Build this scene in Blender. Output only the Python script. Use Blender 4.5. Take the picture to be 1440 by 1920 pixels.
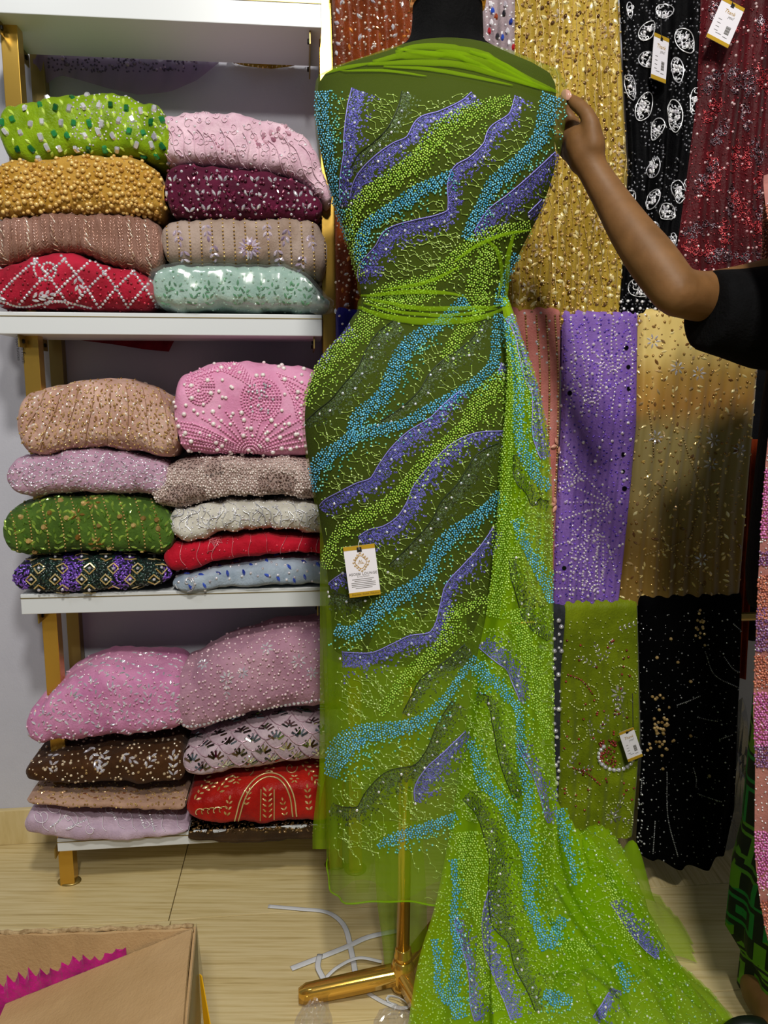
import bpy, bmesh, math, random
import numpy as np
from mathutils import Vector, Matrix, noise
from mathutils.bvhtree import BVHTree

for o in list(bpy.data.objects): bpy.data.objects.remove(o)
random.seed(7); rng = np.random.default_rng(7)
scene = bpy.context.scene
C = scene.collection

# ------------------------------------------------------------------ camera
FPX, PITCH, EYE = 1442.0, math.radians(8.8), 1.09
cd = bpy.data.cameras.new('camera'); cam = bpy.data.objects.new('camera', cd); C.objects.link(cam)
cd.sensor_fit = 'VERTICAL'; cd.sensor_height = 36.0; cd.lens = FPX/1920*36.0
cd.clip_start = 0.02; cd.clip_end = 50
cam.location = (0, 0, EYE); cam.rotation_euler = (math.radians(90)-PITCH, 0, 0)
scene.camera = cam
# ------------------------------------------------------------------ world, lamps, exposure
wd = bpy.data.worlds.new('world'); scene.world = wd; wd.use_nodes = True
wd.node_tree.nodes['Background'].inputs[0].default_value = (0.80, 0.87, 1.0, 1)
wd.node_tree.nodes['Background'].inputs[1].default_value = 0.13
def area(name, loc, target, power, size, col):
    l = bpy.data.lights.new(name, 'AREA'); l.shape = 'DISK'; l.size = size; l.energy = power; l.color = col
    o = bpy.data.objects.new(name, l); C.objects.link(o); o.location = loc
    o.rotation_euler = (Vector(target)-Vector(loc)).to_track_quat('-Z', 'Y').to_euler()
area('ceiling_lamp_main', (0.16, -0.45, 2.95), (0.1, 1.4, 0.9), 50, 0.24, (1.0, 0.96, 0.88))
area('ceiling_lamp_rear', (0.25, -1.75, 2.95), (0.1, 1.4, 0.9), 52, 0.24, (1.0, 0.96, 0.88))
area('fill_lamp_side', (-0.95, 0.25, 2.62), (-0.3, 1.5, 0.8), 5, 0.18, (0.93, 0.96, 1.0))  # weak cold fill light, added; no real lamp known on this side
area('ceiling_lamp_far', (0.95, 0.45, 2.62), (0.7, 1.6, 1.0), 2.5, 0.18, (1.0, 0.93, 0.80))
scene.view_settings.view_transform = 'Standard'; scene.view_settings.look = 'None'
scene.view_settings.exposure = -0.2; scene.view_settings.gamma = 1.0
scene.view_settings.use_curve_mapping = False
scene.cycles.transparent_max_bounces = 24

# ------------------------------------------------------------------ pixel -> direction
CP, SP = math.cos(PITCH), math.sin(PITCH)
ORG = Vector((0, 0, EYE))
CRIGHT = Vector((1, 0, 0)); CDOWN = Vector((0, -SP, -CP)); CFWD = Vector((0, CP, -SP))
def ray(px, py):
    return (CRIGHT*((px-720)/FPX) + CDOWN*((py-960)/FPX) + CFWD)      # unit depth
def at_Y(px, py, Y):
    r = ray(px, py); return ORG + r*(Y/r.y)
def on_floor(px, py, z=0.0):
    r = ray(px, py); return ORG + r*((z-EYE)/r.z)
# frame of the shelf and the back wall: a along it, d behind its front, z up
YAW = math.radians(5.8)
S0 = Vector((-0.705, 1.539, 0)); SU = Vector((math.cos(YAW), math.sin(YAW), 0)); SN = Vector((-math.sin(YAW), math.cos(YAW), 0))
def sh(a, d, z): return S0 + SU*a + SN*d + Vector((0, 0, z))
def on_d(px, py, d):
    r = ray(px, py); t = ((S0 + SN*d - ORG).dot(SN)) / r.dot(SN); return ORG + r*t
def ad(p):
    q = p - S0; return q.dot(SU), q.dot(SN)
def az(px, py, d):
    p = on_d(px, py, d); return ad(p)[0], p.z
def interp(pts, x):
    if x <= pts[0][0]: return pts[0][1]
    for (x0, y0), (x1, y1) in zip(pts, pts[1:]):
        if x <= x1: return y0 + (y1-y0)*(x-x0)/max(1e-9, x1-x0)
    return pts[-1][1]
def sinterp(pts, x):                      # smooth (Catmull-Rom style) interpolation
    xs = [p[0] for p in pts]; ys = [p[1] for p in pts]
    if x <= xs[0]: return ys[0]
    if x >= xs[-1]: return ys[-1]
    for i in range(len(xs)-1):
        if x <= xs[i+1]:
            h = xs[i+1]-xs[i]; t = (x-xs[i])/h
            m0 = (ys[i+1]-ys[i-1])/(xs[i+1]-xs[i-1]) if i > 0 else (ys[1]-ys[0])/(xs[1]-xs[0])
            m1 = (ys[i+2]-ys[i])/(xs[i+2]-xs[i]) if i+2 < len(xs) else (ys[-1]-ys[-2])/(xs[-1]-xs[-2])
            return ((2*t**3-3*t**2+1)*ys[i] + (t**3-2*t**2+t)*h*m0 + (-2*t**3+3*t**2)*ys[i+1] + (t**3-t**2)*h*m1)
def resample(pts, step):                  # densify a smooth polyline of tuples
    s = [0]
    for p, q in zip(pts, pts[1:]): s.append(s[-1] + math.hypot(q[0]-p[0], q[1]-p[1]))
    n = max(2, int(s[-1]/step)); out = []
    cols = [list(zip(s, [p[k] for p in pts])) for k in range(len(pts[0]))]
    for i in range(n+1):
        t = s[-1]*i/n; out.append(tuple(sinterp(c, t) for c in cols))
    return out

# ------------------------------------------------------------------ materials
def lin(h):
    h = h.lstrip('#'); v = [int(h[i:i+2], 16)/255 for i in (0, 2, 4)]
    return tuple(c/12.92 if c <= 0.04045 else ((c+0.055)/1.055)**2.4 for c in v) + (1,)
MATS = {}
def newmat(name):
    m = bpy.data.materials.new(name); m.use_nodes = True
    nt = m.node_tree; b = nt.nodes['Principled BSDF']; MATS[name] = m
    return m, nt, b
def coords(nt, scale=(1, 1, 1), rot=(0, 0, 0)):
    tc = nt.nodes.new('ShaderNodeTexCoord'); mp = nt.nodes.new('ShaderNodeMapping')
    nt.links.new(tc.outputs['Object'], mp.inputs[0]); mp.inputs['Scale'].default_value = scale; mp.inputs['Rotation'].default_value = rot
    return mp.outputs[0]
def tex_noise(nt, vec, scale, detail=3, rough=.5):
    n = nt.nodes.new('ShaderNodeTexNoise'); n.inputs['Scale'].default_value = scale; n.inputs['Detail'].default_value = detail
    n.inputs['Roughness'].default_value = rough
    nt.links.new(vec, n.inputs['Vector']); return n.outputs['Fac']
def ramp(nt, fac, stops):
    r = nt.nodes.new('ShaderNodeValToRGB'); e = r.color_ramp.elements
    while len(e) < len(stops): e.new(0.5)
    for el, (p, c) in zip(e, stops): el.position = p; el.color = c
    nt.links.new(fac, r.inputs[0]); return r.outputs[0]
def bump(nt, b, h, strength, dist=.002):
    n = nt.nodes.new('ShaderNodeBump'); n.inputs['Strength'].default_value = strength; n.inputs['Distance'].default_value = dist
    nt.links.new(h, n.inputs['Height']); nt.links.new(n.outputs[0], b.inputs['Normal'])
def plain(name, col, rough=.5, metal=0.0, spec=.5, coat=0.0, emit=None):
    m, nt, b = newmat(name); b.inputs['Base Color'].default_value = lin(col) if isinstance(col, str) else col
    b.inputs['Roughness'].default_value = rough; b.inputs['Metallic'].default_value = metal
    b.inputs['Specular IOR Level'].default_value = spec; b.inputs['Coat Weight'].default_value = coat
    return m
def cloth(name, c1, c2=None, scale=14, rough=.7, sheen=.08, stretch=(1, 1, 1), weave=.35, contrast=(.35, .65), spec=.12):
    m, nt, b = newmat(name); c2 = c2 or c1
    v = coords(nt, stretch)
    f = tex_noise(nt, v, scale, 4, .6)
    nt.links.new(ramp(nt, f, [(contrast[0], lin(c1)), (contrast[1], lin(c2))]), b.inputs['Base Color'])
    b.inputs['Roughness'].default_value = rough; b.inputs['Sheen Weight'].default_value = sheen
    b.inputs['Specular IOR Level'].default_value = spec
    ma = nt.nodes.new('ShaderNodeMath'); ma.operation = 'MULTIPLY_ADD'; ma.inputs[1].default_value = .35
    nt.links.new(tex_noise(nt, coords(nt), 260, 2), ma.inputs[0]); nt.links.new(tex_noise(nt, coords(nt, (1.3, 1, .7)), 42, 4, .65), ma.inputs[2])
    bump(nt, b, ma.outputs[0], min(1, weave*2.2), .004)
    return m
def gem(name, c1, c2=None, metal=.85, rough=.14, spec=.6, coat=.6):
    metal = metal*.52 if metal < 1 else 1
    m, nt, b = newmat(name); c2 = c2 or c1
    g = nt.nodes.new('ShaderNodeNewGeometry'); oi = nt.nodes.new('ShaderNodeObjectInfo')
    ad_ = nt.nodes.new('ShaderNodeMath'); ad_.operation = 'ADD'
    nt.links.new(g.outputs['Random Per Island'], ad_.inputs[0]); nt.links.new(oi.outputs['Random'], ad_.inputs[1])
    fr = nt.nodes.new('ShaderNodeMath'); fr.operation = 'FRACT'; nt.links.new(ad_.outputs[0], fr.inputs[0])
    nt.links.new(ramp(nt, fr.outputs[0], [(0, lin(c1)), (1, lin(c2))]), b.inputs['Base Color'])
    b.inputs['Metallic'].default_value = metal; b.inputs['Roughness'].default_value = rough
    b.inputs['Specular IOR Level'].default_value = spec; b.inputs['Coat Weight'].default_value = coat; b.inputs['Coat Roughness'].default_value = .05
    return m
def sheer(name, col, opac=.45, transl=.4, gloss=0.0):
    m = bpy.data.materials.new(name); m.use_nodes = True; nt = m.node_tree; MATS[name] = m
    nt.nodes.remove(nt.nodes['Principled BSDF']); out = nt.nodes['Material Output']
    t = nt.nodes.new('ShaderNodeBsdfTransparent'); d = nt.nodes.new('ShaderNodeBsdfDiffuse'); tr = nt.nodes.new('ShaderNodeBsdfTranslucent')
    c = lin(col); d.inputs[0].default_value = c; tr.inputs[0].default_value = c
    m1 = nt.nodes.new('ShaderNodeMixShader'); m1.inputs[0].default_value = transl
    nt.links.new(d.outputs[0], m1.inputs[1]); nt.links.new(tr.outputs[0], m1.inputs[2]); last = m1.outputs[0]
    if gloss:
        g = nt.nodes.new('ShaderNodeBsdfGlossy'); g.inputs['Roughness'].default_value = .15; m3 = nt.nodes.new('ShaderNodeMixShader')
        m3.inputs[0].default_value = gloss; nt.links.new(last, m3.inputs[1]); nt.links.new(g.outputs[0], m3.inputs[2]); last = m3.outputs[0]
    m2 = nt.nodes.new('ShaderNodeMixShader'); m2.inputs[0].default_value = opac
    nt.links.new(t.outputs[0], m2.inputs[1]); nt.links.new(last, m2.inputs[2]); nt.links.new(m2.outputs[0], out.inputs[0])
    return m
def wood(name, along, c1='#cbb680', c2='#dac898'):
    m, nt, b = newmat(name)
    oi = nt.nodes.new('ShaderNodeObjectInfo'); tc = nt.nodes.new('ShaderNodeTexCoord'); mp = nt.nodes.new('ShaderNodeMapping')
    off = nt.nodes.new('ShaderNodeVectorMath'); off.operation = 'ADD'
    nt.links.new(tc.outputs['Object'], off.inputs[0]); nt.links.new(oi.outputs['Random'], off.inputs[1]); nt.links.new(off.outputs[0], mp.inputs[0])
    mp.inputs['Scale'].default_value = (1.6, 48, 1) if along == 'x' else (48, 1.6, 1)
    f = tex_noise(nt, mp.outputs[0], 3.2, 6, .62)
    nt.links.new(ramp(nt, f, [(.25, lin('#a08a58')), (.42, lin(c1)), (.60, lin(c2)), (.8, lin('#cbb681'))]), b.inputs['Base Color'])
    b.inputs['Roughness'].default_value = .34; b.inputs['Specular IOR Level'].default_value = .35
    return m
# ------------------------------------------------------------------ mesh helpers
def link(name, me, mat, parent=None, smooth=True):
    o = bpy.data.objects.new(name, me); C.objects.link(o)
    if mat: me.materials.append(mat)
    if smooth and len(me.polygons): me.polygons.foreach_set('use_smooth', [True]*len(me.polygons))
    if parent is not None: adopt(o, parent)
    return o
def adopt(o, parent):
    o.parent = parent
    o.matrix_parent_inverse = Matrix.Translation(-parent.location) if parent.type == 'EMPTY' else Matrix()
def mesh(name, V, Fc, mat, parent=None, smooth=True):
    me = bpy.data.meshes.new(name); me.from_pydata([tuple(v) for v in V], [], [tuple(f) for f in Fc]); me.update()
    return link(name, me, mat, parent, smooth)
def thing(name, label, cat, loc=(0, 0, 0), group=None):
    o = bpy.data.objects.new(name, None); C.objects.link(o); o.location = loc; o.empty_display_size = .05
    o['label'] = label; o['category'] = cat
    if group: o['group'] = group
    return o
def tag(o, label, cat, group=None):
    o['label'] = label; o['category'] = cat
    if group: o['group'] = group
    return o
def stuff(o): o['kind'] = 'stuff'; return o
def struct(o): o['kind'] = 'structure'; return o
def grid_faces(nu, nv, closed_v=False):
    F = []
    for i in range(nu-1):
        for j in range(nv if closed_v else nv-1):
            k = (j+1) % nv
            F.append((i*nv+j, (i+1)*nv+j, (i+1)*nv+k, i*nv+k))
    return F
def box(name, c, s, mat, parent=None, bev=.002, axes=None):
    bm = bmesh.new(); bmesh.ops.create_cube(bm, size=1)
    ax = axes or (Vector((1, 0, 0)), Vector((0, 1, 0)), Vector((0, 0, 1)))
    for v in bm.verts: v.co = Vector((v.co.x*s[0], v.co.y*s[1], v.co.z*s[2]))
    if bev: bmesh.ops.bevel(bm, geom=bm.edges[:], offset=bev, segments=2, profile=.5, affect='EDGES')
    c = Vector(c)
    for v in bm.verts: v.co = c + ax[0]*v.co.x + ax[1]*v.co.y + ax[2]*v.co.z
    bmesh.ops.recalc_face_normals(bm, faces=bm.faces[:])
    me = bpy.data.meshes.new(name); bm.to_mesh(me); bm.free()
    return link(name, me, mat, parent, smooth=False)
SAX = (SU, SN, Vector((0, 0, 1)))
def sbox(name, a, d, z, s, mat, parent=None, bev=.002): return box(name, sh(a, d, z), s, mat, parent, bev, SAX)
def tube_vf(path, rad, seg=8, caps=True, flat=1.0, up=None):
    path = [Vector(p) for p in path]; V = []; F = []; n = len(path)
    prev = None
    for i, p in enumerate(path):
        t = (path[min(i+1, n-1)] - path[max(i-1, 0)]); t = t.normalized() if t.length > 1e-9 else Vector((0, 0, 1))
        if prev is None:
            a = up or (Vector((0, 0, 1)) if abs(t.z) < .9 else Vector((1, 0, 0)))
            x = a.cross(t).normalized()
        else:
            x = prev - t*prev.dot(t); x = x.normalized() if x.length > 1e-6 else t.orthogonal().normalized()
        prev = x; y = t.cross(x)
        r = rad[i] if isinstance(rad, (list, tuple)) else rad
        for k in range(seg):
            an = 2*math.pi*k/seg
            V.append(p + x*(r*math.cos(an)) + y*(r*flat*math.sin(an)))
    for i in range(n-1):
        for k in range(seg):
            k2 = (k+1) % seg
            F.append((i*seg+k, i*seg+k2, (i+1)*seg+k2, (i+1)*seg+k))
    if caps:
        F.append(tuple(range(seg-1, -1, -1))); F.append(tuple((n-1)*seg+k for k in range(seg)))
    return V, F
def tube(name, path, rad, mat, parent=None, seg=10, flat=1.0, up=None):
    V, F = tube_vf(path, rad, seg, True, flat, up); return mesh(name, V, F, mat, parent)
def tubes(name, paths, rad, mat, parent, seg=3):
    V = []; F = []
    for p in paths:
        if len(p) < 2: continue
        v, f = tube_vf(p, rad, seg, False); o = len(V); V += v; F += [tuple(i+o for i in q) for q in f]
    if not F: return None
    return stuff(mesh(name, V, F, mat, parent))
def lathe(name, prof, mat, loc=(0, 0, 0), parent=None, seg=32, sx=1, sy=1):
    V = []; loc = Vector(loc)
    for r, z in prof:
        for k in range(seg):
            a = 2*math.pi*k/seg; V.append(loc + Vector((r*sx*math.cos(a), r*sy*math.sin(a), z)))
    F = [(i*seg+k, i*seg+(k+1) % seg, (i+1)*seg+(k+1) % seg, (i+1)*seg+k) for i in range(len(prof)-1) for k in range(seg)]
    F.append(tuple(range(seg-1, -1, -1))); F.append(tuple((len(prof)-1)*seg+k for k in range(seg)))
    return mesh(name, V, F, mat, parent)
# ------------------------------------------------------------------ small pieces sewn on cloth
def tm_poly(outline, crown, h0, h1):
    n = len(outline); V = [(x, y, 0) for x, y in outline] + [(x*crown, y*crown, h1) for x, y in outline]
    F = [(i, (i+1) % n, n+(i+1) % n, n+i) for i in range(n)] + [tuple(range(n, 2*n))]
    return np.array(V, float), F
def circ(n, ph=0): return [(.5*math.cos(2*math.pi*i/n+ph), .5*math.sin(2*math.pi*i/n+ph)) for i in range(n)]
def tm_ico(sub):
    bm = bmesh.new(); bmesh.ops.create_icosphere(bm, subdivisions=sub, radius=.5)
    V = np.array([v.co[:] for v in bm.verts]); F = [tuple(v.index for v in f.verts) for f in bm.faces]; bm.free(); return V, F
def tm_marq():
    pts = [(-.5, 0), (-.28, -.34), (0, -.5), (.28, -.34), (.5, 0), (.28, .34), (0, .5), (-.28, .34)]
    V = [(x, y, 0) for x, y in pts] + [(-.24, 0, .5), (.24, 0, .5), (0, -.2, .5), (0, .2, .5)]
    F = [(0, 1, 8), (1, 2, 10, 8), (2, 3, 9, 10), (3, 4, 9), (4, 5, 9), (5, 6, 11, 9), (6, 7, 8, 11), (7, 0, 8), (8, 10, 9, 11)]
    return np.array(V, float), F
def tm_rect():
    pts = [(-.5, -.3), (-.35, -.5), (.35, -.5), (.5, -.3), (.5, .3), (.35, .5), (-.35, .5), (-.5, .3)]
    return tm_poly(pts, .62, 0, .5)
TM = {'round': tm_poly(circ(8), .6, 0, .5), 'bead': tm_ico(1), 'pearl': tm_ico(2), 'marq': tm_marq(), 'rect': tm_rect(),
      'bugle': tm_poly([(-.5, -.5), (.5, -.5), (.5, .5), (-.5, .5)], .8, 0, .5), 'disc': tm_poly(circ(7), .9, 0, .25),
      'ring': None, 'drop': tm_poly([(-.5, 0), (-.25, -.3), (.1, -.48), (.4, -.34), (.5, 0), (.4, .34), (.1, .48), (-.25, .3)], .6, 0, .5)}
def tm_ring():
    V = []; F = []; n = 7
    for k in range(n):
        a = 2*math.pi*k/n; V += [(.5*math.cos(a), .5*math.sin(a), 0), (.36*math.cos(a), .36*math.sin(a), .3), (.2*math.cos(a), .2*math.sin(a), .05)]
    for k in range(n):
        m = (k+1) % n; F += [(3*k, 3*m, 3*m+1, 3*k+1), (3*k+1, 3*m+1, 3*m+2, 3*k+2)]
    return np.array(V, float), F
TM['ring'] = tm_ring()
CENTRED = {'bead', 'pearl'}
SHARED = {}
class Surf:
    def __init__(s, V, F): s.V = [Vector(v) for v in V]; s.F = F; s.bvh = BVHTree.FromPolygons(s.V, [tuple(f) for f in F])
    def cast(s, px, py):
        r = ray(px, py); L = r.length
        h = s.bvh.ray_cast(ORG, r/L)
        if h[0] is None: return None
        n = h[1] if h[1].dot(r) < 0 else -h[1]
        return h[0], n, h[3]/L
    def pts(s, pp, lift=.0015):
        out = []
        for q in pp:
            h = s.cast(q[0], q[1])
            if h: out.append(h[0] + h[1]*lift)
        return out
    def runs(s, pp, lift=.0015, jump=.03):
        out = [[]]
        if len(pp) < 2: return []
        if max(math.hypot(q[0]-p[0], q[1]-p[1]) for p, q in zip(pp, pp[1:])) > 14: pp = resample([(q[0], q[1]) for q in pp], 7)
        for q in pp:
            h = s.cast(q[0], q[1])
            p = h[0]+h[1]*lift if h else None
            if p is None or (out[-1] and (p-out[-1][-1]).length > jump): out.append([])
            if p is not None: out[-1].append(p)
        return [o for o in out if len(o) > 1]
def emb(parent, name, surf, items, kind, mat, individual=False, h=.45, lift=0.0, tilt=0.0, cap=300):
    """items: (px, py, image angle in degrees, length px, width px); laid on the surface where that pixel meets it"""
    TV, TF = TM[kind]; VV = []; FF = []; cnt = 0
    for it in items:
        px, py, ang, L, W = it
        hit = surf.cast(px, py)
        if hit is None: continue
        p, n, dep = hit
        a = math.radians(ang); t = CRIGHT*math.cos(a) + CDOWN*math.sin(a)
        if tilt: n = (n + Vector(rng.normal(0, tilt, 3))).normalized()
        x = t - n*t.dot(n)
        if x.length < .15: x = n.orthogonal()
        x.normalize(); y = n.cross(x)
        k = dep/FPX; sx, sy = L*k, W*k; sz = (sx+sy)/2*h*2 if kind in CENTRED else min(sx, sy)*h*2
        o = p + n*(sz*.25 + lift if kind in CENTRED else lift - .0004)
        if individual and cnt < cap:
            key = (name, kind, mat.name)
            if key not in SHARED:
                me = bpy.data.meshes.new(name); me.from_pydata([tuple(v) for v in TV], [], TF); me.materials.append(mat); me.update()
                if kind in CENTRED: me.polygons.foreach_set('use_smooth', [True]*len(me.polygons))
                SHARED[key] = me
            ob = bpy.data.objects.new(name, SHARED[key]); C.objects.link(ob); adopt(ob, parent)
            M = Matrix((x*sx, y*sy, n*sz)).transposed().to_4x4(); M.translation = o
            ob.matrix_basis = M
        else:
            R = np.array([x*sx, y*sy, n*sz]); VV.append(TV @ R + np.array(o))
            FF.append(cnt_base(VV, TV))
        cnt += 1
    if VV: join(name if not individual else name, VV, FF, TF, mat, parent, kind in CENTRED)
def cnt_base(VV, TV): return (len(VV)-1)*len(TV)
def join(name, VV, bases, TF, mat, parent, smooth):
    V = np.concatenate(VV)
    lens = [len(f) for f in TF]; flat = np.array([i for f in TF for i in f]); b = np.array(bases)
    idx = (flat[None, :] + b[:, None]).ravel()
    ls = np.tile(lens, len(b)); starts = np.concatenate([[0], np.cumsum(ls)[:-1]])
    me = bpy.data.meshes.new(name); me.vertices.add(len(V)); me.vertices.foreach_set('co', V.astype(np.float32).ravel())
    me.loops.add(len(idx)); me.loops.foreach_set('vertex_index', idx.astype(np.int32))
    me.polygons.add(len(ls)); me.polygons.foreach_set('loop_start', starts.astype(np.int32))
    me.update(calc_edges=True); me.validate()
    return stuff(link(name, me, mat, parent, smooth))
def U(a, b): return random.uniform(a, b)
def gridpts(x0, x1, y0, y1, sp, jit=.35, stag=True):
    out = []; j = 0; y = y0
    while y <= y1:
        x = x0 + (sp/2 if (stag and j % 2) else 0)
        while x <= x1:
            out.append((x+U(-jit, jit)*sp, y+U(-jit, jit)*sp)); x += sp
        y += sp*.87; j += 1
    return out
def string_items(path, sp, size):
    return [(x, y, 0, size, size) for x, y in [(q[0], q[1]) for q in resample(path, sp)]]
def sprig(cx, cy, ang, n, L, W, step, spread=38, tip=True):
    out = []; a = math.radians(ang); dx, dy = math.cos(a), math.sin(a)
    for i in range(n):
        px, py = cx+dx*step*i, cy+dy*step*i
        for s in (-1, 1):
            b = a + math.radians(spread)*s
            out.append((px+math.cos(b)*L*.55, py+math.sin(b)*L*.55, math.degrees(b), L, W))
    if tip: out.append((cx+dx*(step*n+L*.2), cy+dy*(step*n+L*.2), ang, L, W))
    return out
def flower(cx, cy, r, n, L, W, ph=0):
    return [(cx+math.cos(ph+2*math.pi*i/n)*r, cy+math.sin(ph+2*math.pi*i/n)*r, math.degrees(ph+2*math.pi*i/n), L, W) for i in range(n)]
def squig(cx, cy, L, ang, amp, n=14, turns=3):
    a = math.radians(ang); out = []
    for i in range(n):
        t = i/(n-1)-.5; s = math.sin(t*turns*2*math.pi)*amp
        out.append((cx+math.cos(a)*t*L-math.sin(a)*s, cy+math.sin(a)*t*L+math.cos(a)*s))
    return out
def spiral(cx, cy, r, turns, n=28, ph=0, sx=1):
    return [(cx+sx*r*(i/n)*math.cos(ph+turns*2*math.pi*i/n), cy+r*(i/n)*math.sin(ph+turns*2*math.pi*i/n)) for i in range(2, n+1)]
def text_mesh(name, body, size, mat, parent, origin, ux, uy, nrm, align='CENTER', shear=0.0, sx=1.0):
    cu = bpy.data.curves.new('lettering_curve', 'FONT'); cu.body = body; cu.size = size; cu.align_x = align; cu.align_y = 'CENTER'; cu.shear = shear
    cu.resolution_u = 2
    t = bpy.data.objects.new('lettering_source', cu); C.objects.link(t); dg = bpy.context.evaluated_depsgraph_get()
    me = bpy.data.meshes.new_from_object(t.evaluated_get(dg)); bpy.data.objects.remove(t)
    me.materials.clear()
    for v in me.vertices:
        v.co = origin + ux*(v.co.x*sx) + uy*v.co.y + nrm*.0003
    me.name = name
    return link(name, me, mat, parent, False)
# ================================================================== materials in use
M_wall = cloth('painted_wall', '#b9bac6', '#c3c4ce', 3, .85, 0, weave=.1)
M_white = plain('white_laminate', '#d8dcdf', .28, spec=.5)
M_edge = plain('white_edge_band', '#dfe4e4', .35)
M_gold = plain('brushed_gold_metal', '#cfa64a', .24, metal=.8)
M_golddull = plain('dull_gold_metal', '#96824a', .4, metal=.7)
M_woodx = wood('oak_grain_lengthways', 'x'); M_woody = wood('oak_grain_crossways', 'y')
M_dark = plain('dark_screw', '#1c1a18', .5, metal=.6)
M_silver = gem('clear_crystal', '#fbfaff', '#c4c0cc', .9, .1)
M_silverw = gem('white_crystal', '#ffffff', '#d8d2de', .55, .12)
M_goldgem = gem('gold_crystal', '#f0cf86', '#8a5f1e', .9, .14)
M_goldcord = gem('gold_cord', '#e3cf94', '#b08a45', .75, .3)
M_silvercord = gem('silver_cord', '#f2f2f4', '#b9b9c2', .7, .28)

# ================================================================== room
wall = struct(mesh('wall_back', [sh(-1.6, .225, 0), sh(2.6, .225, 0), sh(2.6, .225, 2.75), sh(-1.6, .225, 2.75),
                                 sh(-1.6, .30, 0), sh(2.6, .30, 0), sh(2.6, .30, 2.75), sh(-1.6, .30, 2.75)],
                   [(0, 1, 2, 3), (5, 4, 7, 6), (4, 0, 3, 7), (1, 5, 6, 2), (3, 2, 6, 7), (4, 5, 1, 0)], M_wall, smooth=False))
bb = struct(sbox('baseboard_back', .5, .218, .045, (4.2, .014, .09), M_woodx, bev=.002))
floor = struct(sbox('floor', .4, -1.15, -.03, (4.6, 3.2, .036), plain('floor_joint_dark', '#5d4c2c', .8), bev=0))
row_edges = [.225, -.075-.03, -.405, -.705, -1.005, -1.305, -1.605, -1.905, -2.205]
for r in range(len(row_edges)-1):
    d1, d0 = row_edges[r], row_edges[r+1]
    cuts = [-1.9, -.70, .245, 1.02, 1.62, 2.7] if r == 0 else ([-1.9, -.95, .25, 1.14, 2.7] if r % 2 else [-1.9, -.4, .8, 1.9, 2.7])
    for a0, a1 in zip(cuts, cuts[1:]):
        crossways = r == 0 and a0 == 1.02
        bm_o = sbox('plank', (a0+a1)/2, (d0+d1)/2, -.006, (a1-a0-.0016, d1-d0-.0016, .012), M_woody if crossways else M_woodx, floor, .0012)

# ================================================================== shelf unit
def zf(px, py, d=-.012): return on_d(px, py, d).z
shelf = thing('shelf_unit', 'tall white and gold metal shelf unit stacked with folded beaded fabrics', 'shelf', sh(0, 0, 0))
SHB = [(zf(300, 38), -.045, .588), (zf(300, 628), -.05, .582), (zf(300, 1145), -.038, .60), (zf(300, 1586), .0, .60)]
ZTOP = []
for i, (zb, a0, a1) in enumerate(SHB):
    th = .042 if i else .05
    if i == 3: th = .030
    b = sbox('shelf_board', (a0+a1)/2, .0765, zb+th/2, (a1-a0, .177, th), M_white, shelf, .0015)
    sbox('edge_strip', (a0+a1)/2, -.0125, zb+th-.008, (a1-a0+.001, .002, .0012), M_dark if False else M_golddull, b, 0)
    ZTOP.append(zb+th)
    for aa in (-.022, .572):
        br = sbox('bracket', aa + (.012 if aa < 0 else -.006), .085, zb-.012, (.003, .17, .024), M_golddull, shelf, .0005)
        for dd in (.02, .15): sbox('screw', aa+(.015 if aa < 0 else -.009), dd, zb-.012, (.004, .008, .008), M_dark, br, .001)
for aa in (0, .60):
    p = sbox('post', aa, .05, 1.3, (.031, .031, 2.6), M_gold, shelf, .0012)
    ft = lathe('foot_plate', [(.026, 0), (.026, .003), (.018, .004)], M_golddull, sh(aa, .05, 0), p, 20, 1.0, .7)
    sbox('rear_post', aa, .205, 1.3, (.028, .028, 2.6), M_golddull, shelf, .001)
# printed sticker lettering on the left post
p0 = on_d(40, 664, -.0005)
text_mesh('lettering', 'Dream From', .0105, M_dark, shelf, on_d(43, 655, .0340), Vector((0, 0, -1)), SU, -SN)
text_mesh('lettering', 'Opportunities', .0085, M_dark, shelf, on_d(34, 653, .0340), Vector((0, 0, -1)), SU, -SN)

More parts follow.
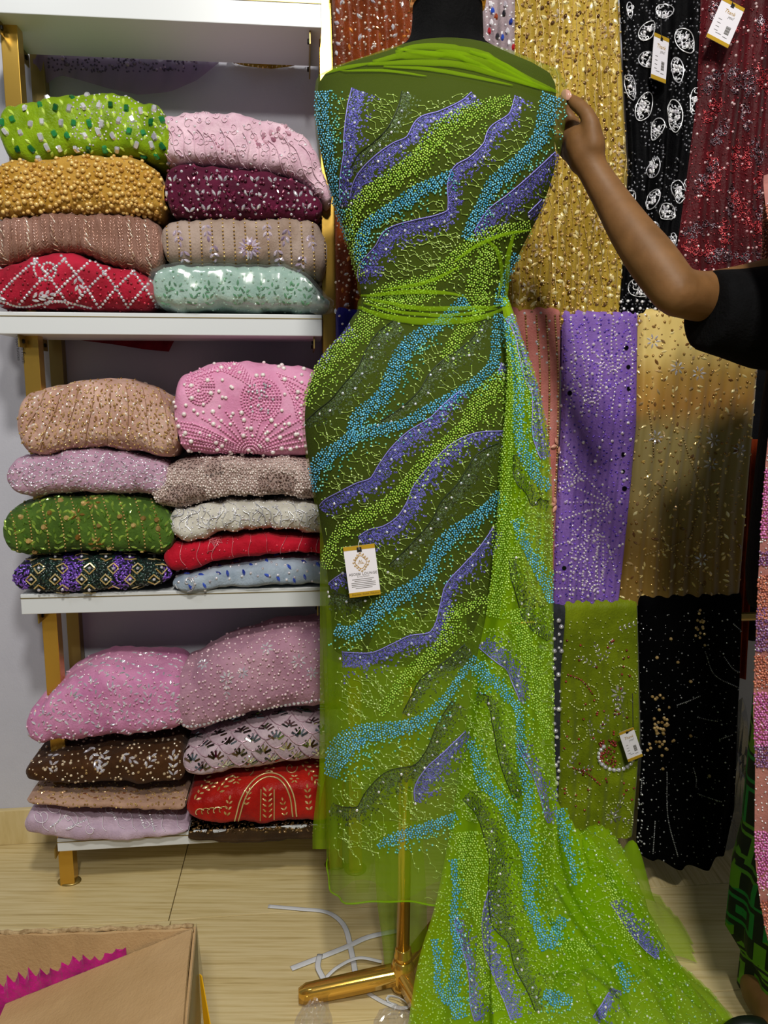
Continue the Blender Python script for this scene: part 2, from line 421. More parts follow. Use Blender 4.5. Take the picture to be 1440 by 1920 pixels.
# ================================================================== folded bundles
def fbm(p, s): return noise.fractal(Vector(p)*s, .8, 2.1, 3)
def pxz(q): return on_d(q[0], q[1], 0).z
def bundle(name, label, top, bot, mat, df=-.030, depth=.213, rib=None, wr=.004, dtop=None, pe=16, group=None, wfreq=16, sq=(.5, .5)):
    xl, xr = top[0][0], top[-1][0]; nu, nv = 84, 40
    ymid = (top[len(top)//2][1] + bot[len(bot)//2][1])/2
    below = ymid > 700
    dt = df + (depth*.5 if below else depth*.16) if dtop is None else df+dtop
    V = []; zfl = max([z for z in ZTOP if z < pxz(bot[len(bot)//2]) + .035], default=None)
    seed = (hash(name + label) % 1000)*.37 if False else (sum(map(ord, label)) % 97)*1.37
    for i in range(nu):
        u = i/(nu-1); uu = 0.5-0.5*math.cos(math.pi*u); uu = .5*u+.5*uu
        x = xl+(xr-xl)*uu
        xc = min(max(x, xl+.10*(xr-xl)), xr-.03*(xr-xl)); T, B = sinterp(top, xc), sinterp(bot, xc)
        pb = on_d(x, B, df+.03); pt = on_d(x, T, dt)
        a = ad(on_d(x, (T+B)/2, df+.015))[0]
        e = max(.10, 1-abs(2*uu-1)**pe)**.42
        zc, hh = (pb.z+pt.z)/2, (max(.004, (pt.z-pb.z)/2)+.0035)*e
        dd = depth/2*(.82+.18*e)
        for j in range(nv):
            an = 2*math.pi*j/nv
            c, s = math.cos(an), math.sin(an)
            d = df+depth/2 - dd*math.copysign(abs(c)**sq[0], c)
            z = zc + hh*math.copysign(abs(s)**sq[1], s)
            p = Vector((a*1.0, d*.8, z*1.0)) + Vector((seed, 0, 0))
            w = wr*fbm((p.x, p.y*.6, p.z), wfreq)*2 + wr*.6*noise.noise(Vector((p.x*60+2*p.z*20, p.z*8, p.y*10)))
            if rib: w += rib[1]*math.sin(2*math.pi*a/rib[0] + 1.5*math.sin(z*40))
            w *= e
            dq, zq = d - c*w*.9, z + s*w*.8
            if zfl is not None and dq > -.0135: zq = max(zq, zfl)
            V.append(sh(a, dq, zq))
    F = grid_faces(nu, nv, True)
    F += [tuple(range(nv-1, -1, -1)), tuple((nu-1)*nv+k for k in range(nv))]
    zmin = min(v.z for v in V); cx = sum((v for v in V), Vector())/len(V)
    t = thing(name, label, 'folded fabric', (cx.x, cx.y, zmin), group)
    mesh('folded_cloth', V, F, mat, t)
    s = Surf(V, F); s.t = t; s.box = (xl, xr, min(p[1] for p in top), max(p[1] for p in bot))
    return s
def area_pts(s, sp, jit=.35, stag=True):
    x0, x1, y0, y1 = s.box; return gridpts(x0, x1, y0, y1+6, sp, jit, stag)
G1 = 'folded fabrics on the shelves'
ALLB = {}
# ---- upper shelf, first stack
s = bundle('folded_fabric', 'crimson folded fabric with silver rhinestone scrollwork under brown ribbed one', [(-30, 512), (30, 495), (90, 476), (150, 480), (220, 504), (292, 522)],
           [(-30, 574), (60, 576), (150, 577), (292, 576)], cloth('crimson', '#8c1226', '#b81f3a'), group=G1)
it = []
for k in range(7):
    it += string_items([(-20+k*52, 575), (20+k*52, 530), (70+k*52, 485)], 7, 6.5)
for k in range(5): it += string_items([(60+k*55, 480), (100+k*55, 530), (130+k*55, 576)], 7, 6.5)
it += string_items(spiral(88, 505, 26, 1.6), 6, 6) + string_items([(-10, 560), (40, 575), (110, 565), (170, 577)], 6, 7)
emb(s.t, 'rhinestone', s, it, 'round', M_silver)
it = [(p[0], p[1], 0, 5, 5) for p in area_pts(s, 13) if p[1] > 500]; emb(s.t, 'bead', s, it, 'bead', gem('crimson_bead', '#d0304a', '#7a0a1c', .2, .25))
it = sprig(60, 560, -12, 3, 15, 7, 12)+sprig(145, 520, 80, 2, 15, 7, 13)+[(4, 560, 20, 16, 7), (2, 572, -20, 16, 7), (83, 556, 0, 18, 9)]
emb(s.t, 'crystal', s, it, 'marq', M_silver, True)

s = bundle('folded_fabric', 'brown ribbed folded fabric with copper bugle beads in herringbone rows', [(-30, 420), (60, 404), (160, 401), (250, 404), (305, 416)],
           [(-30, 508), (40, 488), (90, 474), (160, 481), (240, 506), (305, 518)], cloth('mocha', '#7d5a4c', '#937064', 20), rib=(.0175, .0022), group=G1)
it = []
for k in range(-1, 20):
    for y in range(400, 522, 6):
        x = k*16+U(-1, 1)+.06*(y-400); it.append((x-3, y, 58, 9, 2)); it.append((x+3.4, y, -58, 9, 2))
emb(s.t, 'bugle_bead', s, it, 'bugle', gem('copper_bugle', '#b08472', '#84594a', .6, .25))
it = [(k*16+.06*(y-400)+U(-2, 6), y, U(50, 65), 10, 2.4) for k in (0, 3, 6, 10, 15, 17) for y in range(405, 515, 9)]
emb(s.t, 'bugle_bead', s, it, 'bugle', gem('shiny_bugle', '#f3e2cf', '#c79b80', .9, .12), lift=.001)

s = bundle('folded_fabric', 'mustard folded fabric covered in golden pearls', [(-30, 318), (40, 305), (100, 296), (180, 292), (260, 300), (308, 330)],
           [(-30, 412), (60, 406), (100, 404), (200, 402), (280, 406), (308, 418)], cloth('mustard', '#a87d28', '#bd9342'), group=G1)
it = [(p[0], p[1], 0, r, r) for p in area_pts(s, 11.5, .45) for r in [random.choice([6, 7, 8, 9, 9.5])]]
emb(s.t, 'pearl', s, it, 'pearl', gem('golden_pearl', '#eecb7c', '#c08c38', .25, .28))
it = [(p[0], p[1], 0, 4, 4) for p in area_pts(s, 10, .5)]; emb(s.t, 'bead', s, it, 'round', M_goldgem)
it = string_items([(150, 402), (200, 380), (250, 382), (300, 405)], 8, 7); emb(s.t, 'pearl', s, it, 'pearl', MATS['golden_pearl'])

s = bundle('folded_fabric', 'lime green folded fabric with emerald and clear rectangular gems', [(0, 245), (30, 200), (80, 184), (150, 178), (230, 183), (290, 196), (322, 225)],
           [(0, 295), (60, 310), (130, 297), (200, 293), (280, 304), (322, 318)], cloth('lime_satin', '#627e0c', '#86a616', 22, .35, .05), wr=.005, group=G1)
cl, gr = [], []
for i, p in enumerate(area_pts(s, 28, .22)):
    (gr if (i*7) % 5 in (0, 3) else cl).append((p[0], p[1], U(50, 110), U(13, 16), U(9, 11)))
emb(s.t, 'clear_gem', s, cl, 'rect', M_silver, True); emb(s.t, 'green_gem', s, gr, 'rect', gem('emerald', '#2f9350', '#0a4a22', .5, .1), True)
it = [(p[0]+8, p[1]+10, U(40, 110), 15, 7) for p in area_pts(s, 28, .2)]; emb(s.t, 'sewn_leaf', s, it, 'marq', plain('lime_leaf', '#b4cf4e', .3), True, h=.25)
it = [(p[0], p[1], 0, 4.2, 4.2) for p in area_pts(s, 11, .5) if p[0] > 130 and (p[1] < 262 or 145 < p[0] < 175)]
emb(s.t, 'rhinestone', s, it, 'round', M_silver)

# ---- upper shelf, second stack
s = bundle('folded_fabric', 'mint folded fabric with green beads, sealed in a clear plastic bag', [(286, 540), (310, 506), (400, 498), (500, 500), (560, 512), (600, 546), (618, 572)],
           [(286, 560), (310, 578), (400, 580), (500, 581), (618, 584)], cloth('mint', '#8fb3a6', '#b4cfc6', 18), group=G1)
it = []
for x in range(310, 600, 44):
    it += sprig(x+U(-6, 6), 575, -90+U(-15, 15), 3, 13, 5.5, 14)
    it += flower(x+22+U(-5, 5), 545+U(-12, 12), 9, 5, 11, 5, U(0, 1))
emb(s.t, 'green_leaf_bead', s, it, 'marq', gem('green_glass', '#5fae78', '#1f6b3c', .35, .12), True)
it = [(p[0], p[1], 0, 5, 5) for p in area_pts(s, 13, .5)]; emb(s.t, 'bead', s, it, 'round', gem('mint_bead', '#d6efe4', '#3f8f5e', .4, .15))
M_plastic = sheer('clear_plastic', '#e4ebe8', .20, .3, .55)
V = [v + (v - Vector(s.t.location) - Vector((0, 0, .03)))*.05 + Vector((0, -.003, .001)) for v in s.V]
tail = []
pl = mesh('plastic_bag', V, s.F, M_plastic, s.t)
e0 = [on_d(590, 540, -.03), on_d(612, 556, -.034), on_d(630, 586, -.03), on_d(600, 592, -.034), on_d(580, 585, -.036), on_d(604, 572, -.045)]
mesh('plastic_bag_end', e0, [(0, 1, 5), (1, 2, 5), (2, 3, 5), (3, 4, 5), (4, 0, 5)], M_plastic, s.t)

s = bundle('folded_fabric', 'taupe folded fabric with lilac crystal flowers and strings of gold beads', [(303, 428), (340, 413), (450, 412), (560, 413), (598, 420), (613, 450)],
           [(303, 470), (330, 496), (400, 498), (500, 497), (560, 508), (613, 530)], cloth('taupe', '#8d7768', '#a8958a'), rib=(.024, .0012), group=G1)
it = []
for x in range(312, 612, 21): it += string_items([(x, 412), (x+3, 470), (x+6, 528)], 6.5, 4.2)
emb(s.t, 'gold_bead', s, it, 'bead', M_goldgem)
M_lilacgem = gem('lilac_crystal', '#efe4f4', '#a892b4', .75, .12)
it = flower(468, 465, 15, 14, 17, 6.5)+flower(468, 465, 8, 9, 9, 5)
for (x, y) in [(330, 440), (385, 430), (400, 470), (345, 480), (500, 430), (540, 440), (580, 450), (570, 490), (520, 478)]:
    it += sprig(x, y-10, 90+U(-20, 20), 2, 14, 7, 13)
emb(s.t, 'lilac_petal', s, it, 'marq', M_lilacgem, True)
emb(s.t, 'flower_centre', s, flower(468, 465, 4, 6, 5, 5)+[(468, 465, 0, 6, 6)], 'bead', M_goldgem)

s = bundle('folded_fabric', 'dark maroon folded fabric with paired clear crystal leaves', [(310, 328), (340, 309), (400, 312), (470, 319), (520, 326), (570, 347), (604, 375)],
           [(310, 408), (400, 414), (500, 414), (604, 420)], cloth('maroon', '#3f0a22', '#5d1434', 20), group=G1)
it, dk, rd = [], [], []
for i, (x, y) in enumerate(area_pts(s, 31, .12)):
    if i % 3 != 2: it += [(x-5, y, 60, 15, 7), (x+5, y, 120, 15, 7)]
    else: dk += [(x-5, y, 60, 15, 8), (x+5, y, 120, 15, 8)]
    rd.append((x+U(-3, 3), y+13, 0, 6, 6)); rd.append((x+15, y+U(-4, 4), 0, 5, 5))
emb(s.t, 'crystal', s, it, 'marq', M_silver, True); emb(s.t, 'maroon_crystal', s, dk, 'marq', gem('maroon_glass', '#a03a64', '#5a1230', .4, .15), True)
emb(s.t, 'rhinestone', s, rd, 'round', M_silver)
emb(s.t, 'bead', s, [(p[0], p[1], 0, 7, 7) for p in area_pts(s, 14, .5)], 'bead', gem('maroon_bead', '#6e1a3e', '#3a0a1e', .1, .3))

s = bundle('folded_fabric', 'pale pink lace folded fabric slumping over the end of its stack', [(295, 245), (320, 219), (370, 213), (430, 217), (500, 226), (550, 243), (590, 280), (622, 372)],
           [(295, 262), (320, 301), (380, 306), (450, 316), (520, 326), (570, 350), (605, 386), (622, 400)], cloth('blush_lace', '#c9a2b4', '#e2c3d0', 26), wr=.006, group=G1)
paths = []
for k in range(16):
    x = 305+k*20; paths += s.runs(squig(x, 262+k*3.4, U(60, 100), U(50, 80), 5, 14, 1), .002)
tubes('cord', paths, .0011, plain('pink_cord', '#dcb6c6', .5), s.t)
it = sprig(478, 268, -22, 6, 14, 9, 15, 55); emb(s.t, 'pink_crystal', s, it, 'drop', gem('pink_crystal', '#f3c9d8', '#a5687e', .6, .12), True)
it = [(p[0], p[1], 0, 5.5, 5.5) for p in area_pts(s, 26, .5)]; emb(s.t, 'sequin', s, it, 'disc', gem('iridescent_sequin', '#ffffff', '#c99cb8', .6, .12), tilt=.2)
it = string_items([(395, 255), (410, 275), (440, 290)], 8, 6)+string_items([(540, 320), (575, 340), (600, 370)], 9, 6)
emb(s.t, 'pink_bead', s, it, 'round', MATS['pink_crystal'])
lace = []
for p in area_pts(s, 22, .4): lace += s.runs(spiral(p[0], p[1], U(6, 11), 1.2, 10, U(0, 6)), .0016)
tubes('lace_thread', lace, .0007, plain('lace_white', '#ecd3dd', .6), s.t)

# ---- middle shelf, first stack
s = bundle('folded_fabric', 'rose gold folded fabric thick with gold crystal leaves, topmost of its stack', [(34, 770), (60, 739), (110, 721), (180, 712), (260, 723), (310, 746), (333, 775)],
           [(34, 846), (60, 854), (110, 845), (180, 836), (250, 848), (333, 860)], cloth('rose_beige', '#b08878', '#cdaa9c', 20), group=G1)
it = []
for p in area_pts(s, 10.5, .4):
    x, y = p; a = 95-(x-180)*.25 + U(-30, 30); it.append((x, y, a, U(9, 12), 5))
emb(s.t, 'gold_leaf_crystal', s, it[::2], 'marq', gem('rose_gold_crystal', '#f2d3a4', '#9a6a3c', .8, .14), True)
emb(s.t, 'gold_leaf_crystal', s, it[1::2], 'marq', gem('pale_crystal', '#fbe9dd', '#c79d86', .7, .14))
emb(s.t, 'bead', s, [(p[0], p[1], 0, 4.2, 4.2) for p in area_pts(s, 10, .5)], 'bead', M_goldgem)
pt = []
for k in range(8): pt += s.runs(squig(60+k*36, 785, 120, 92-(k-4)*6, 2, 20, 1))
tubes('cord', pt, .001, plain('tan_cord', '#a87f63', .5), s.t)

s = bundle('folded_fabric', 'lilac pink folded fabric dense with small silver leaf sequins', [(14, 878), (40, 856), (110, 843), (180, 836), (250, 849), (318, 862)],
           [(14, 905), (45, 929), (100, 923), (200, 921), (318, 926)], cloth('lilac_pink', '#a9819a', '#c39eb4'), group=G1)
it = [(p[0], p[1], -20+U(-55, 55), U(8, 11), 4.2) for p in area_pts(s, 8.8, .45)]
emb(s.t, 'silver_leaf_sequin', s, it, 'marq', gem('lilac_silver', '#efe2ee', '#9a7c92', .8, .16), tilt=.25)
emb(s.t, 'bead', s, [(p[0], p[1], 0, 4, 4) for p in area_pts(s, 12, .5)], 'round', M_silver)

s = bundle('folded_fabric', 'olive green folded fabric with round gold gems and green crystal leaves', [(6, 965), (40, 941), (80, 926), (200, 921), (300, 931), (326, 950)],
           [(6, 1035), (60, 1041), (150, 1032), (250, 1034), (326, 1040)], cloth('olive', '#37501a', '#4c6a24', 20), group=G1)
it = [(p[0], p[1], U(20, 160), U(12, 15), 6) for p in area_pts(s, 13.5, .4)]
emb(s.t, 'green_leaf_crystal', s, it, 'marq', gem('olive_crystal', '#a7c552', '#3f6a1c', .6, .12), True)
it = [(p[0], p[1], 0, U(10, 13), U(10, 13)) for p in area_pts(s, 46, .4)]; emb(s.t, 'gold_gem', s, it, 'round', M_goldgem, True)
it = []
for k in range(11): it += string_items([(10+k*30, 925), (26+k*30, 980), (34+k*30, 1038)], 6, 4)
emb(s.t, 'gold_bead', s, it, 'bead', M_goldgem)
it = flower(180, 1020, 9, 6, 13, 6)+flower(175, 942, 9, 6, 13, 6)+flower(145, 965, 9, 5, 13, 6); emb(s.t, 'gold_petal', s, it, 'marq', M_goldgem, True)

s = bundle('folded_fabric', 'folded fabric striped purple and black with gold diamond beadwork', [(24, 1050), (80, 1036), (200, 1031), (322, 1042)],
           [(24, 1082), (50, 1106), (150, 1107), (250, 1098), (322, 1086)], cloth('black_green', '#0d1512', '#151d1b'), group=G1)
def stripe(x): return int((x-25)//48) % 3
pu, bk = [], []
for p in area_pts(s, 5.2, .5):
    k = (p[0]+(p[1]-1070)*.1-20) % 96
    (pu if k < 36 else bk).append((p[0], p[1], U(0, 180), 8, 3.2))
emb(s.t, 'bugle_bead', s, pu, 'bugle', gem('purple_bugle', '#8a5cd0', '#4a2590', .5, .2), tilt=.3)
emb(s.t, 'bugle_bead', s, bk, 'bugle', gem('bottle_bugle', '#24433a', '#0a1512', .4, .2), tilt=.3)
it, rd = [], []
for cx in (66, 110, 160, 205, 250, 295):
    for cy in (1046, 1066, 1086, 1104):
        x = cx+(8 if (cy//20) % 2 else -6)
        it += [(x-5, cy-5, -45, 15, 2.6), (x+5, cy-5, 45, 15, 2.6), (x-5, cy+5, 45, 15, 2.6), (x+5, cy+5, -45, 15, 2.6)]; rd.append((x, cy, 0, 6.5, 6.5))
emb(s.t, 'gold_bar_bead', s, it, 'bugle', M_goldcord, True, lift=.003); emb(s.t, 'rhinestone', s, rd, 'round', M_silver, lift=.003)

# ---- middle shelf, second stack
s = bundle('folded_fabric', 'candy pink folded fabric with white pearls and strands of pink beads', [(328, 815), (345, 722), (365, 697), (410, 683), (470, 681), (540, 690), (640, 706)],
           [(328, 828), (345, 846), (380, 852), (450, 854), (640, 852)], cloth('candy_pink', '#d68ab0', '#e4a4c4'), pe=18, group=G1)
it = []
for k in range(17):
    a = math.radians(-165+k*9.5); it += string_items([(470, 850), (470+math.cos(a)*60, 850+math.sin(a)*40), (470+math.cos(a)*150, 850+math.sin(a)*150*.55)], 5.4, 5.2)
for k in range(9): it += string_items([(480, 730-k*1), (440, 705-k*3), (400-k*6, 690+k*3)], 5.4, 5)
for k in range(8): it += string_items([(335+k*3, 790+k*7), (380, 800+k*6), (440, 830+k*3)], 5.4, 5)
for r in range(3, 42, 6): it += [(489+math.cos(a)*r*.95, 748+math.sin(a)*r, 0, 5, 5) for a in np.linspace(0, 2*math.pi, max(6, int(r*1.15)))]
for r in range(3, 36, 6): it += [(375+math.cos(a)*r*.8, 725+math.sin(a)*r, 0, 5, 5) for a in np.linspace(0, 2*math.pi, max(6, int(r*1.15)))]
for k in range(9): it += string_items([(520+k*4, 700+k*6), (560, 715+k*9), (600, 740+k*11)], 5.4, 5)
emb(s.t, 'pink_bead', s, it, 'bead', gem('pink_bead', '#f5b3d3', '#e08ab6', .05, .3))
it = [(p[0], p[1], 0, r, r) for p in area_pts(s, 20, .5) for r in [random.choice([6, 7, 9])] if math.hypot(p[0]-489, p[1]-748) > 42]
emb(s.t, 'pearl', s, it, 'pearl', gem('white_pearl', '#fbf3ee', '#e8d6d8', .1, .22))
emb(s.t, 'rhinestone', s, [(489+U(-24, 24), 748+U(-28, 28), 0, 5, 5) for _ in range(26)], 'round', M_silver, lift=.003)

s = bundle('folded_fabric', 'silver pink folded fabric with dark brown camouflage patches of sequins', [(284, 930), (310, 884), (330, 860), (400, 854), (640, 856)],
           [(284, 934), (330, 951), (380, 937), (440, 929), (640, 931)], cloth('camo_ground', '#a58d86', '#b8a29b'), pe=18, group=G1)
si, br = [], []
blobs = [(345, 868, 36, 15), (402, 880, 17, 22), (520, 908, 34, 22), (350, 925, 36, 20), (325, 938, 24, 14), (590, 870, 30, 16), (470, 860, 20, 5), (555, 858, 14, 8), (600, 925, 30, 16), (430, 862, 12, 4)]
for p in area_pts(s, 5, .3):
    inb = any(((p[0]-b[0])/b[2])**2+((p[1]-b[1])/b[3])**2 < 1+.25*math.sin(p[0]*.3) for b in blobs)
    (br if inb else si).append((p[0], p[1], 70, 5.2, 4.2))
emb(s.t, 'silver_bead', s, si, 'bead', gem('silver_pink_bead', '#f6eae4', '#b8a09a', .6, .22))
emb(s.t, 'brown_sequin', s, br, 'ring', gem('brown_sequin', '#5c342c', '#1a0a08', .4, .22), tilt=.35)

s = bundle('folded_fabric', 'ivory folded tulle with fine silver bead scribbles above red fabric', [(316, 975), (340, 946), (400, 934), (480, 931), (640, 936)],
           [(316, 985), (340, 1006), (420, 996), (500, 990), (640, 1002)], cloth('ivory', '#b8b4a8', '#d8d4c8', 16), wr=.006, pe=18, wfreq=22, group=G1)
pt = []
for k in range(30): pt += s.runs(squig(325+k*9.6, 968+U(-8, 12), U(30, 60), U(50, 130), U(3, 7), 14, 1.2))
tubes('bead_string', pt, .0012, M_silvercord, s.t)
emb(s.t, 'bead', s, [(p[0], p[1], 0, 3.6, 3.6) for p in area_pts(s, 9, .5)], 'bead', M_silverw)

s = bundle('folded_fabric', 'scarlet folded fabric with fine red bead loops above pale blue fabric', [(308, 1036), (330, 1011), (400, 999), (470, 990), (640, 1003)],
           [(308, 1055), (350, 1067), (420, 1047), (500, 1037), (640, 1028)], cloth('scarlet', '#a80c22', '#c4142e'), pe=18, group=G1)
pt = []
for k in range(7): pt += s.runs(spiral(395+U(-4, 18), 1012+U(-6, 14), U(8, 13), 1, 14, k)+[(395, 1012)])
for k in range(9): pt += s.runs(squig(340+k*32, 1030-k*2, 62, 75+U(-20, 20), 6, 16, 1))
tubes('bead_string', pt, .0009, gem('pinkish_bead', '#ef8a92', '#c04a58', .3, .3), s.t)
emb(s.t, 'sequin', s, [(p[0], p[1], 0, 5, 5) for p in area_pts(s, 19, .5)], 'disc', gem('red_sequin', '#e03048', '#8a0a1c', .4, .2), tilt=.2)

s = bundle('folded_fabric', 'pale blue folded fabric with royal blue crystals and clear drops', [(324, 1086), (360, 1061), (430, 1046), (520, 1036), (650, 1034)],
           [(324, 1092), (350, 1104), (420, 1099), (500, 1095), (650, 1090)], cloth('powder_blue', '#8494a6', '#a9b6c4', 18), wr=.005, pe=18, group=G1)
it = [(p[0], p[1], U(20, 80), 14, 6.5) for p in area_pts(s, 28, .4)]; emb(s.t, 'blue_crystal', s, it, 'marq', gem('royal_blue', '#3f62d8', '#142a8c', .45, .1), True)
it = [(p[0], p[1], 0, 6, 6) for p in area_pts(s, 19, .5)]; emb(s.t, 'rhinestone', s, it, 'round', M_silver)
pt = []
for k in range(4): pt += s.runs(spiral(352, 1092, 8+k*5, 1, 16, k))
tubes('bead_string', pt, .0013, M_silvercord, s.t)

# ---- lower shelf, first stack
s = bundle('folded_fabric', 'bubblegum pink folded fabric with scattered silver crystal leaves', [(50, 1385), (70, 1312), (100, 1270), (150, 1242), (200, 1230), (260, 1234), (346, 1238)],
           [(50, 1396), (100, 1388), (180, 1381), (260, 1375), (346, 1362)], cloth('bubblegum', '#c078a4', '#d894ba', 14), pe=16, group=G1)
it = []
for i, p in enumerate(area_pts(s, 20, .35)):
    a = U(20, 160); it += [(p[0]-4, p[1], a, 12, 5), (p[0]+6, p[1]+4, a+70, 12, 5)]
emb(s.t, 'silver_leaf_crystal', s, it, 'marq', M_silver, True)
emb(s.t, 'bead', s, [(p[0], p[1], 0, 4.6, 4.6) for p in area_pts(s, 14, .5)], 'bead', gem('pink_pearl', '#f2cfe0', '#c98aae', .15, .25))

s = bundle('folded_fabric', 'chocolate brown folded fabric with clear crystal sprigs between pink and peach', [(48, 1402), (120, 1386), (220, 1377), (346, 1372)],
           [(48, 1452), (100, 1460), (200, 1462), (346, 1464)], cloth('chocolate', '#38200c', '#4a2c14', 20), group=G1)
it = sprig(100, 1450, -90, 3, 14, 6, 14)+sprig(165, 1400, 60, 3, 15, 6.5, 14)+sprig(185, 1450, -70, 3, 15, 6.5, 13)+sprig(325, 1455, -90, 3, 14, 6, 14)+sprig(230, 1415, 30, 2, 13, 6, 13)+sprig(275, 1440, -60, 2, 13, 6, 13)
emb(s.t, 'crystal', s, it, 'marq', M_silver, True)
emb(s.t, 'rhinestone', s, [(p[0], p[1], 0, r, r) for p in area_pts(s, 12, .5) for r in [random.choice([3.5, 4.5, 6])]], 'round', gem('champagne_stone', '#f7ead2', '#a5814c', .8, .12))

s = bundle('folded_fabric', 'peach folded fabric with copper leaf sprigs under brown one', [(50, 1470), (100, 1460), (346, 1463)],
           [(50, 1482), (120, 1497), (200, 1506), (280, 1509), (346, 1511)], cloth('peach', '#a98470', '#c09c86', 20), group=G1)
it = []
for x in range(70, 340, 26): it += sprig(x+U(-4, 4), 1500, -80+U(-25, 25), 2, 11, 4.6, 11)
emb(s.t, 'copper_leaf_crystal', s, it, 'marq', gem('copper_crystal', '#eac08c', '#8c4f26', .85, .15), True)
emb(s.t, 'bead', s, [(p[0], p[1], 0, 4, 4) for p in area_pts(s, 10, .5)], 'bead', M_goldgem)

s = bundle('folded_fabric', 'pale lilac folded lace with silver cord scrolls, resting on the lowest board', [(46, 1500), (70, 1484), (150, 1497), (230, 1506), (352, 1510)],
           [(46, 1538), (70, 1556), (160, 1565), (250, 1560), (352, 1548)], cloth('pale_lilac', '#b29aae', '#cdb6c8', 20), df=-.03, group=G1)
pt = []
for (x, y, r) in [(105, 1512, 22), (170, 1556, 12), (80, 1530, 16), (240, 1530, 13), (300, 1530, 12), (130, 1535, 20), (275, 1545, 9), (205, 1520, 10), (325, 1522, 10)]:
    pt += s.runs(spiral(x, y, r, 1.3, 22, U(0, 6)))
for k in range(10): pt += s.runs(squig(80+k*28, 1540, 40, U(20, 100), 4, 10, 1))
tubes('cord', pt, .0013, plain('white_cord', '#e6dbe6', .4), s.t)
it = []
for (x, y, a) in [(110, 1540, -35), (145, 1545, -25), (210, 1520, 70), (265, 1535, 70), (285, 1540, 75), (300, 1510, 90)]: it += string_items([(x-18*math.cos(math.radians(a)), y-18*math.sin(math.radians(a))), (x, y), (x+18*math.cos(math.radians(a)), y+18*math.sin(math.radians(a)))], 4.5, 5)
emb(s.t, 'rhinestone', s, it, 'round', M_silver)
emb(s.t, 'gold_leaf', s, [(240, 1515, 90, 24, 11)], 'marq', M_goldcord, True)

# ---- lower shelf, second stack
s = bundle('folded_fabric', 'dusky mauve pink folded fabric with pearl dots and silver flower clusters', [(328, 1330), (350, 1252), (390, 1216), (450, 1191), (530, 1173), (650, 1168)],
           [(328, 1352), (345, 1370), (420, 1352), (500, 1332), (650, 1316)], cloth('dusky_pink', '#a5788e', '#bb90a2'), pe=18, group=G1)
emb(s.t, 'pearl', s, [(p[0], p[1], 0, r, r) for p in area_pts(s, 11, .45) for r in [random.choice([4, 5, 6])]], 'bead', gem('rose_pearl', '#f4dde2', '#c295a4', .2, .2))
it = []
for (x, y, r) in [(425, 1272, 16), (560, 1240, 18), (455, 1262, 13), (380, 1245, 12), (500, 1215, 14), (585, 1262, 14)]: it += flower(x, y, r*.55, 7, 12, 5, U(0, 1))
it += sprig(425, 1285, 90, 2, 11, 5, 11)
emb(s.t, 'silver_petal', s, it, 'marq', M_silver, True)
it = string_items([(335, 1345), (350, 1362), (420, 1348), (500, 1328), (600, 1312)], 8, 7); emb(s.t, 'rhinestone', s, it, 'round', M_silver)

s = bundle('folded_fabric', 'silver pink folded fabric with fan-shaped mirror beadwork', [(343, 1385), (400, 1357), (460, 1342), (520, 1327), (650, 1318)],
           [(343, 1425), (370, 1446), (440, 1440), (520, 1428), (650, 1418)], cloth('silver_pink', '#b09aa4', '#c8b4bc', 20), pe=18, group=G1)
pl_, pt = [], []
for r in range(6):
    for c in range(8):
        x = 348+c*44+(22 if r % 2 else 0)-r*3; y = 1362+r*21-c*5.5
        for k in range(5):
            a = math.radians(-150+k*30); pl_.append((x+math.cos(a)*10, y+math.sin(a)*12+6, math.degrees(a), 15, 4.4))
        pt += s.runs([(x-22, y+2), (x-12, y+14), (x, y+20), (x+12, y+14), (x+22, y+2)])
emb(s.t, 'mirror_bar', s, pl_, 'bugle', gem('mirror', '#e4eae6', '#4c5246', 1.0, .1, coat=0), True)
tubes('bead_string', pt, .0014, gem('rose_bead', '#d8b3c4', '#96707f', .4, .25), s.t)

s = bundle('folded_fabric', 'red satin folded fabric with gold embroidered arch and leaf borders', [(350, 1475), (380, 1452), (440, 1434), (520, 1424), (650, 1420)],
           [(350, 1522), (420, 1540), (520, 1537), (650, 1528)], cloth('red_satin', '#8e100c', '#b82014', 16, .4), df=-.038, pe=18, group=G1)
pt = s.runs([(440, 1538), (455, 1490), (480, 1460), (505, 1450), (530, 1458), (550, 1490), (556, 1530)])
pt += s.runs([(447, 1538), (462, 1492), (484, 1466), (505, 1457), (526, 1464), (543, 1492), (549, 1530)])
tubes('gold_cord', pt, .0018, M_goldcord, s.t, 5)
pt = []
for k in range(5): pt += s.runs(spiral(372+k*11, 1526-k*1, 13, .55, 10, 2.2))
pt += s.runs(spiral(465, 1442, 13, 1.2, 16))+s.runs(spiral(545, 1440, 13, 1.2, 16, 2, -1))+s.runs([(490, 1480), (488, 1538)])+s.runs([(514, 1480), (514, 1536)])
tubes('gold_cord', pt, .0014, M_goldcord, s.t, 4)
it = []
for k in range(6): it += [(496, 1480+k*10, 45, 11, 4.5), (507, 1480+k*10, 135, 11, 4.5)]
it += sprig(367, 1500, -60, 4, 11, 5, 12)+sprig(410, 1485, -50, 3, 12, 5, 12)+sprig(568, 1428, 55, 5, 12, 5, 10)+flower(443, 1462, 6, 6, 8, 4)+flower(598, 1432, 6, 6, 8, 4)+flower(552, 1460, 6, 6, 8, 4)+sprig(460, 1510, -75, 3, 9, 4, 10)+sprig(535, 1530, -100, 3, 9, 4, 10)+sprig(425, 1530, -80, 3, 10, 5, 11)+sprig(580, 1520, -95, 4, 10, 5, 11)+sprig(385, 1480, -30, 2, 10, 5, 11)+flower(505, 1440, 7, 6, 9, 4)
emb(s.t, 'gold_leaf', s, it, 'marq', M_goldcord, True)

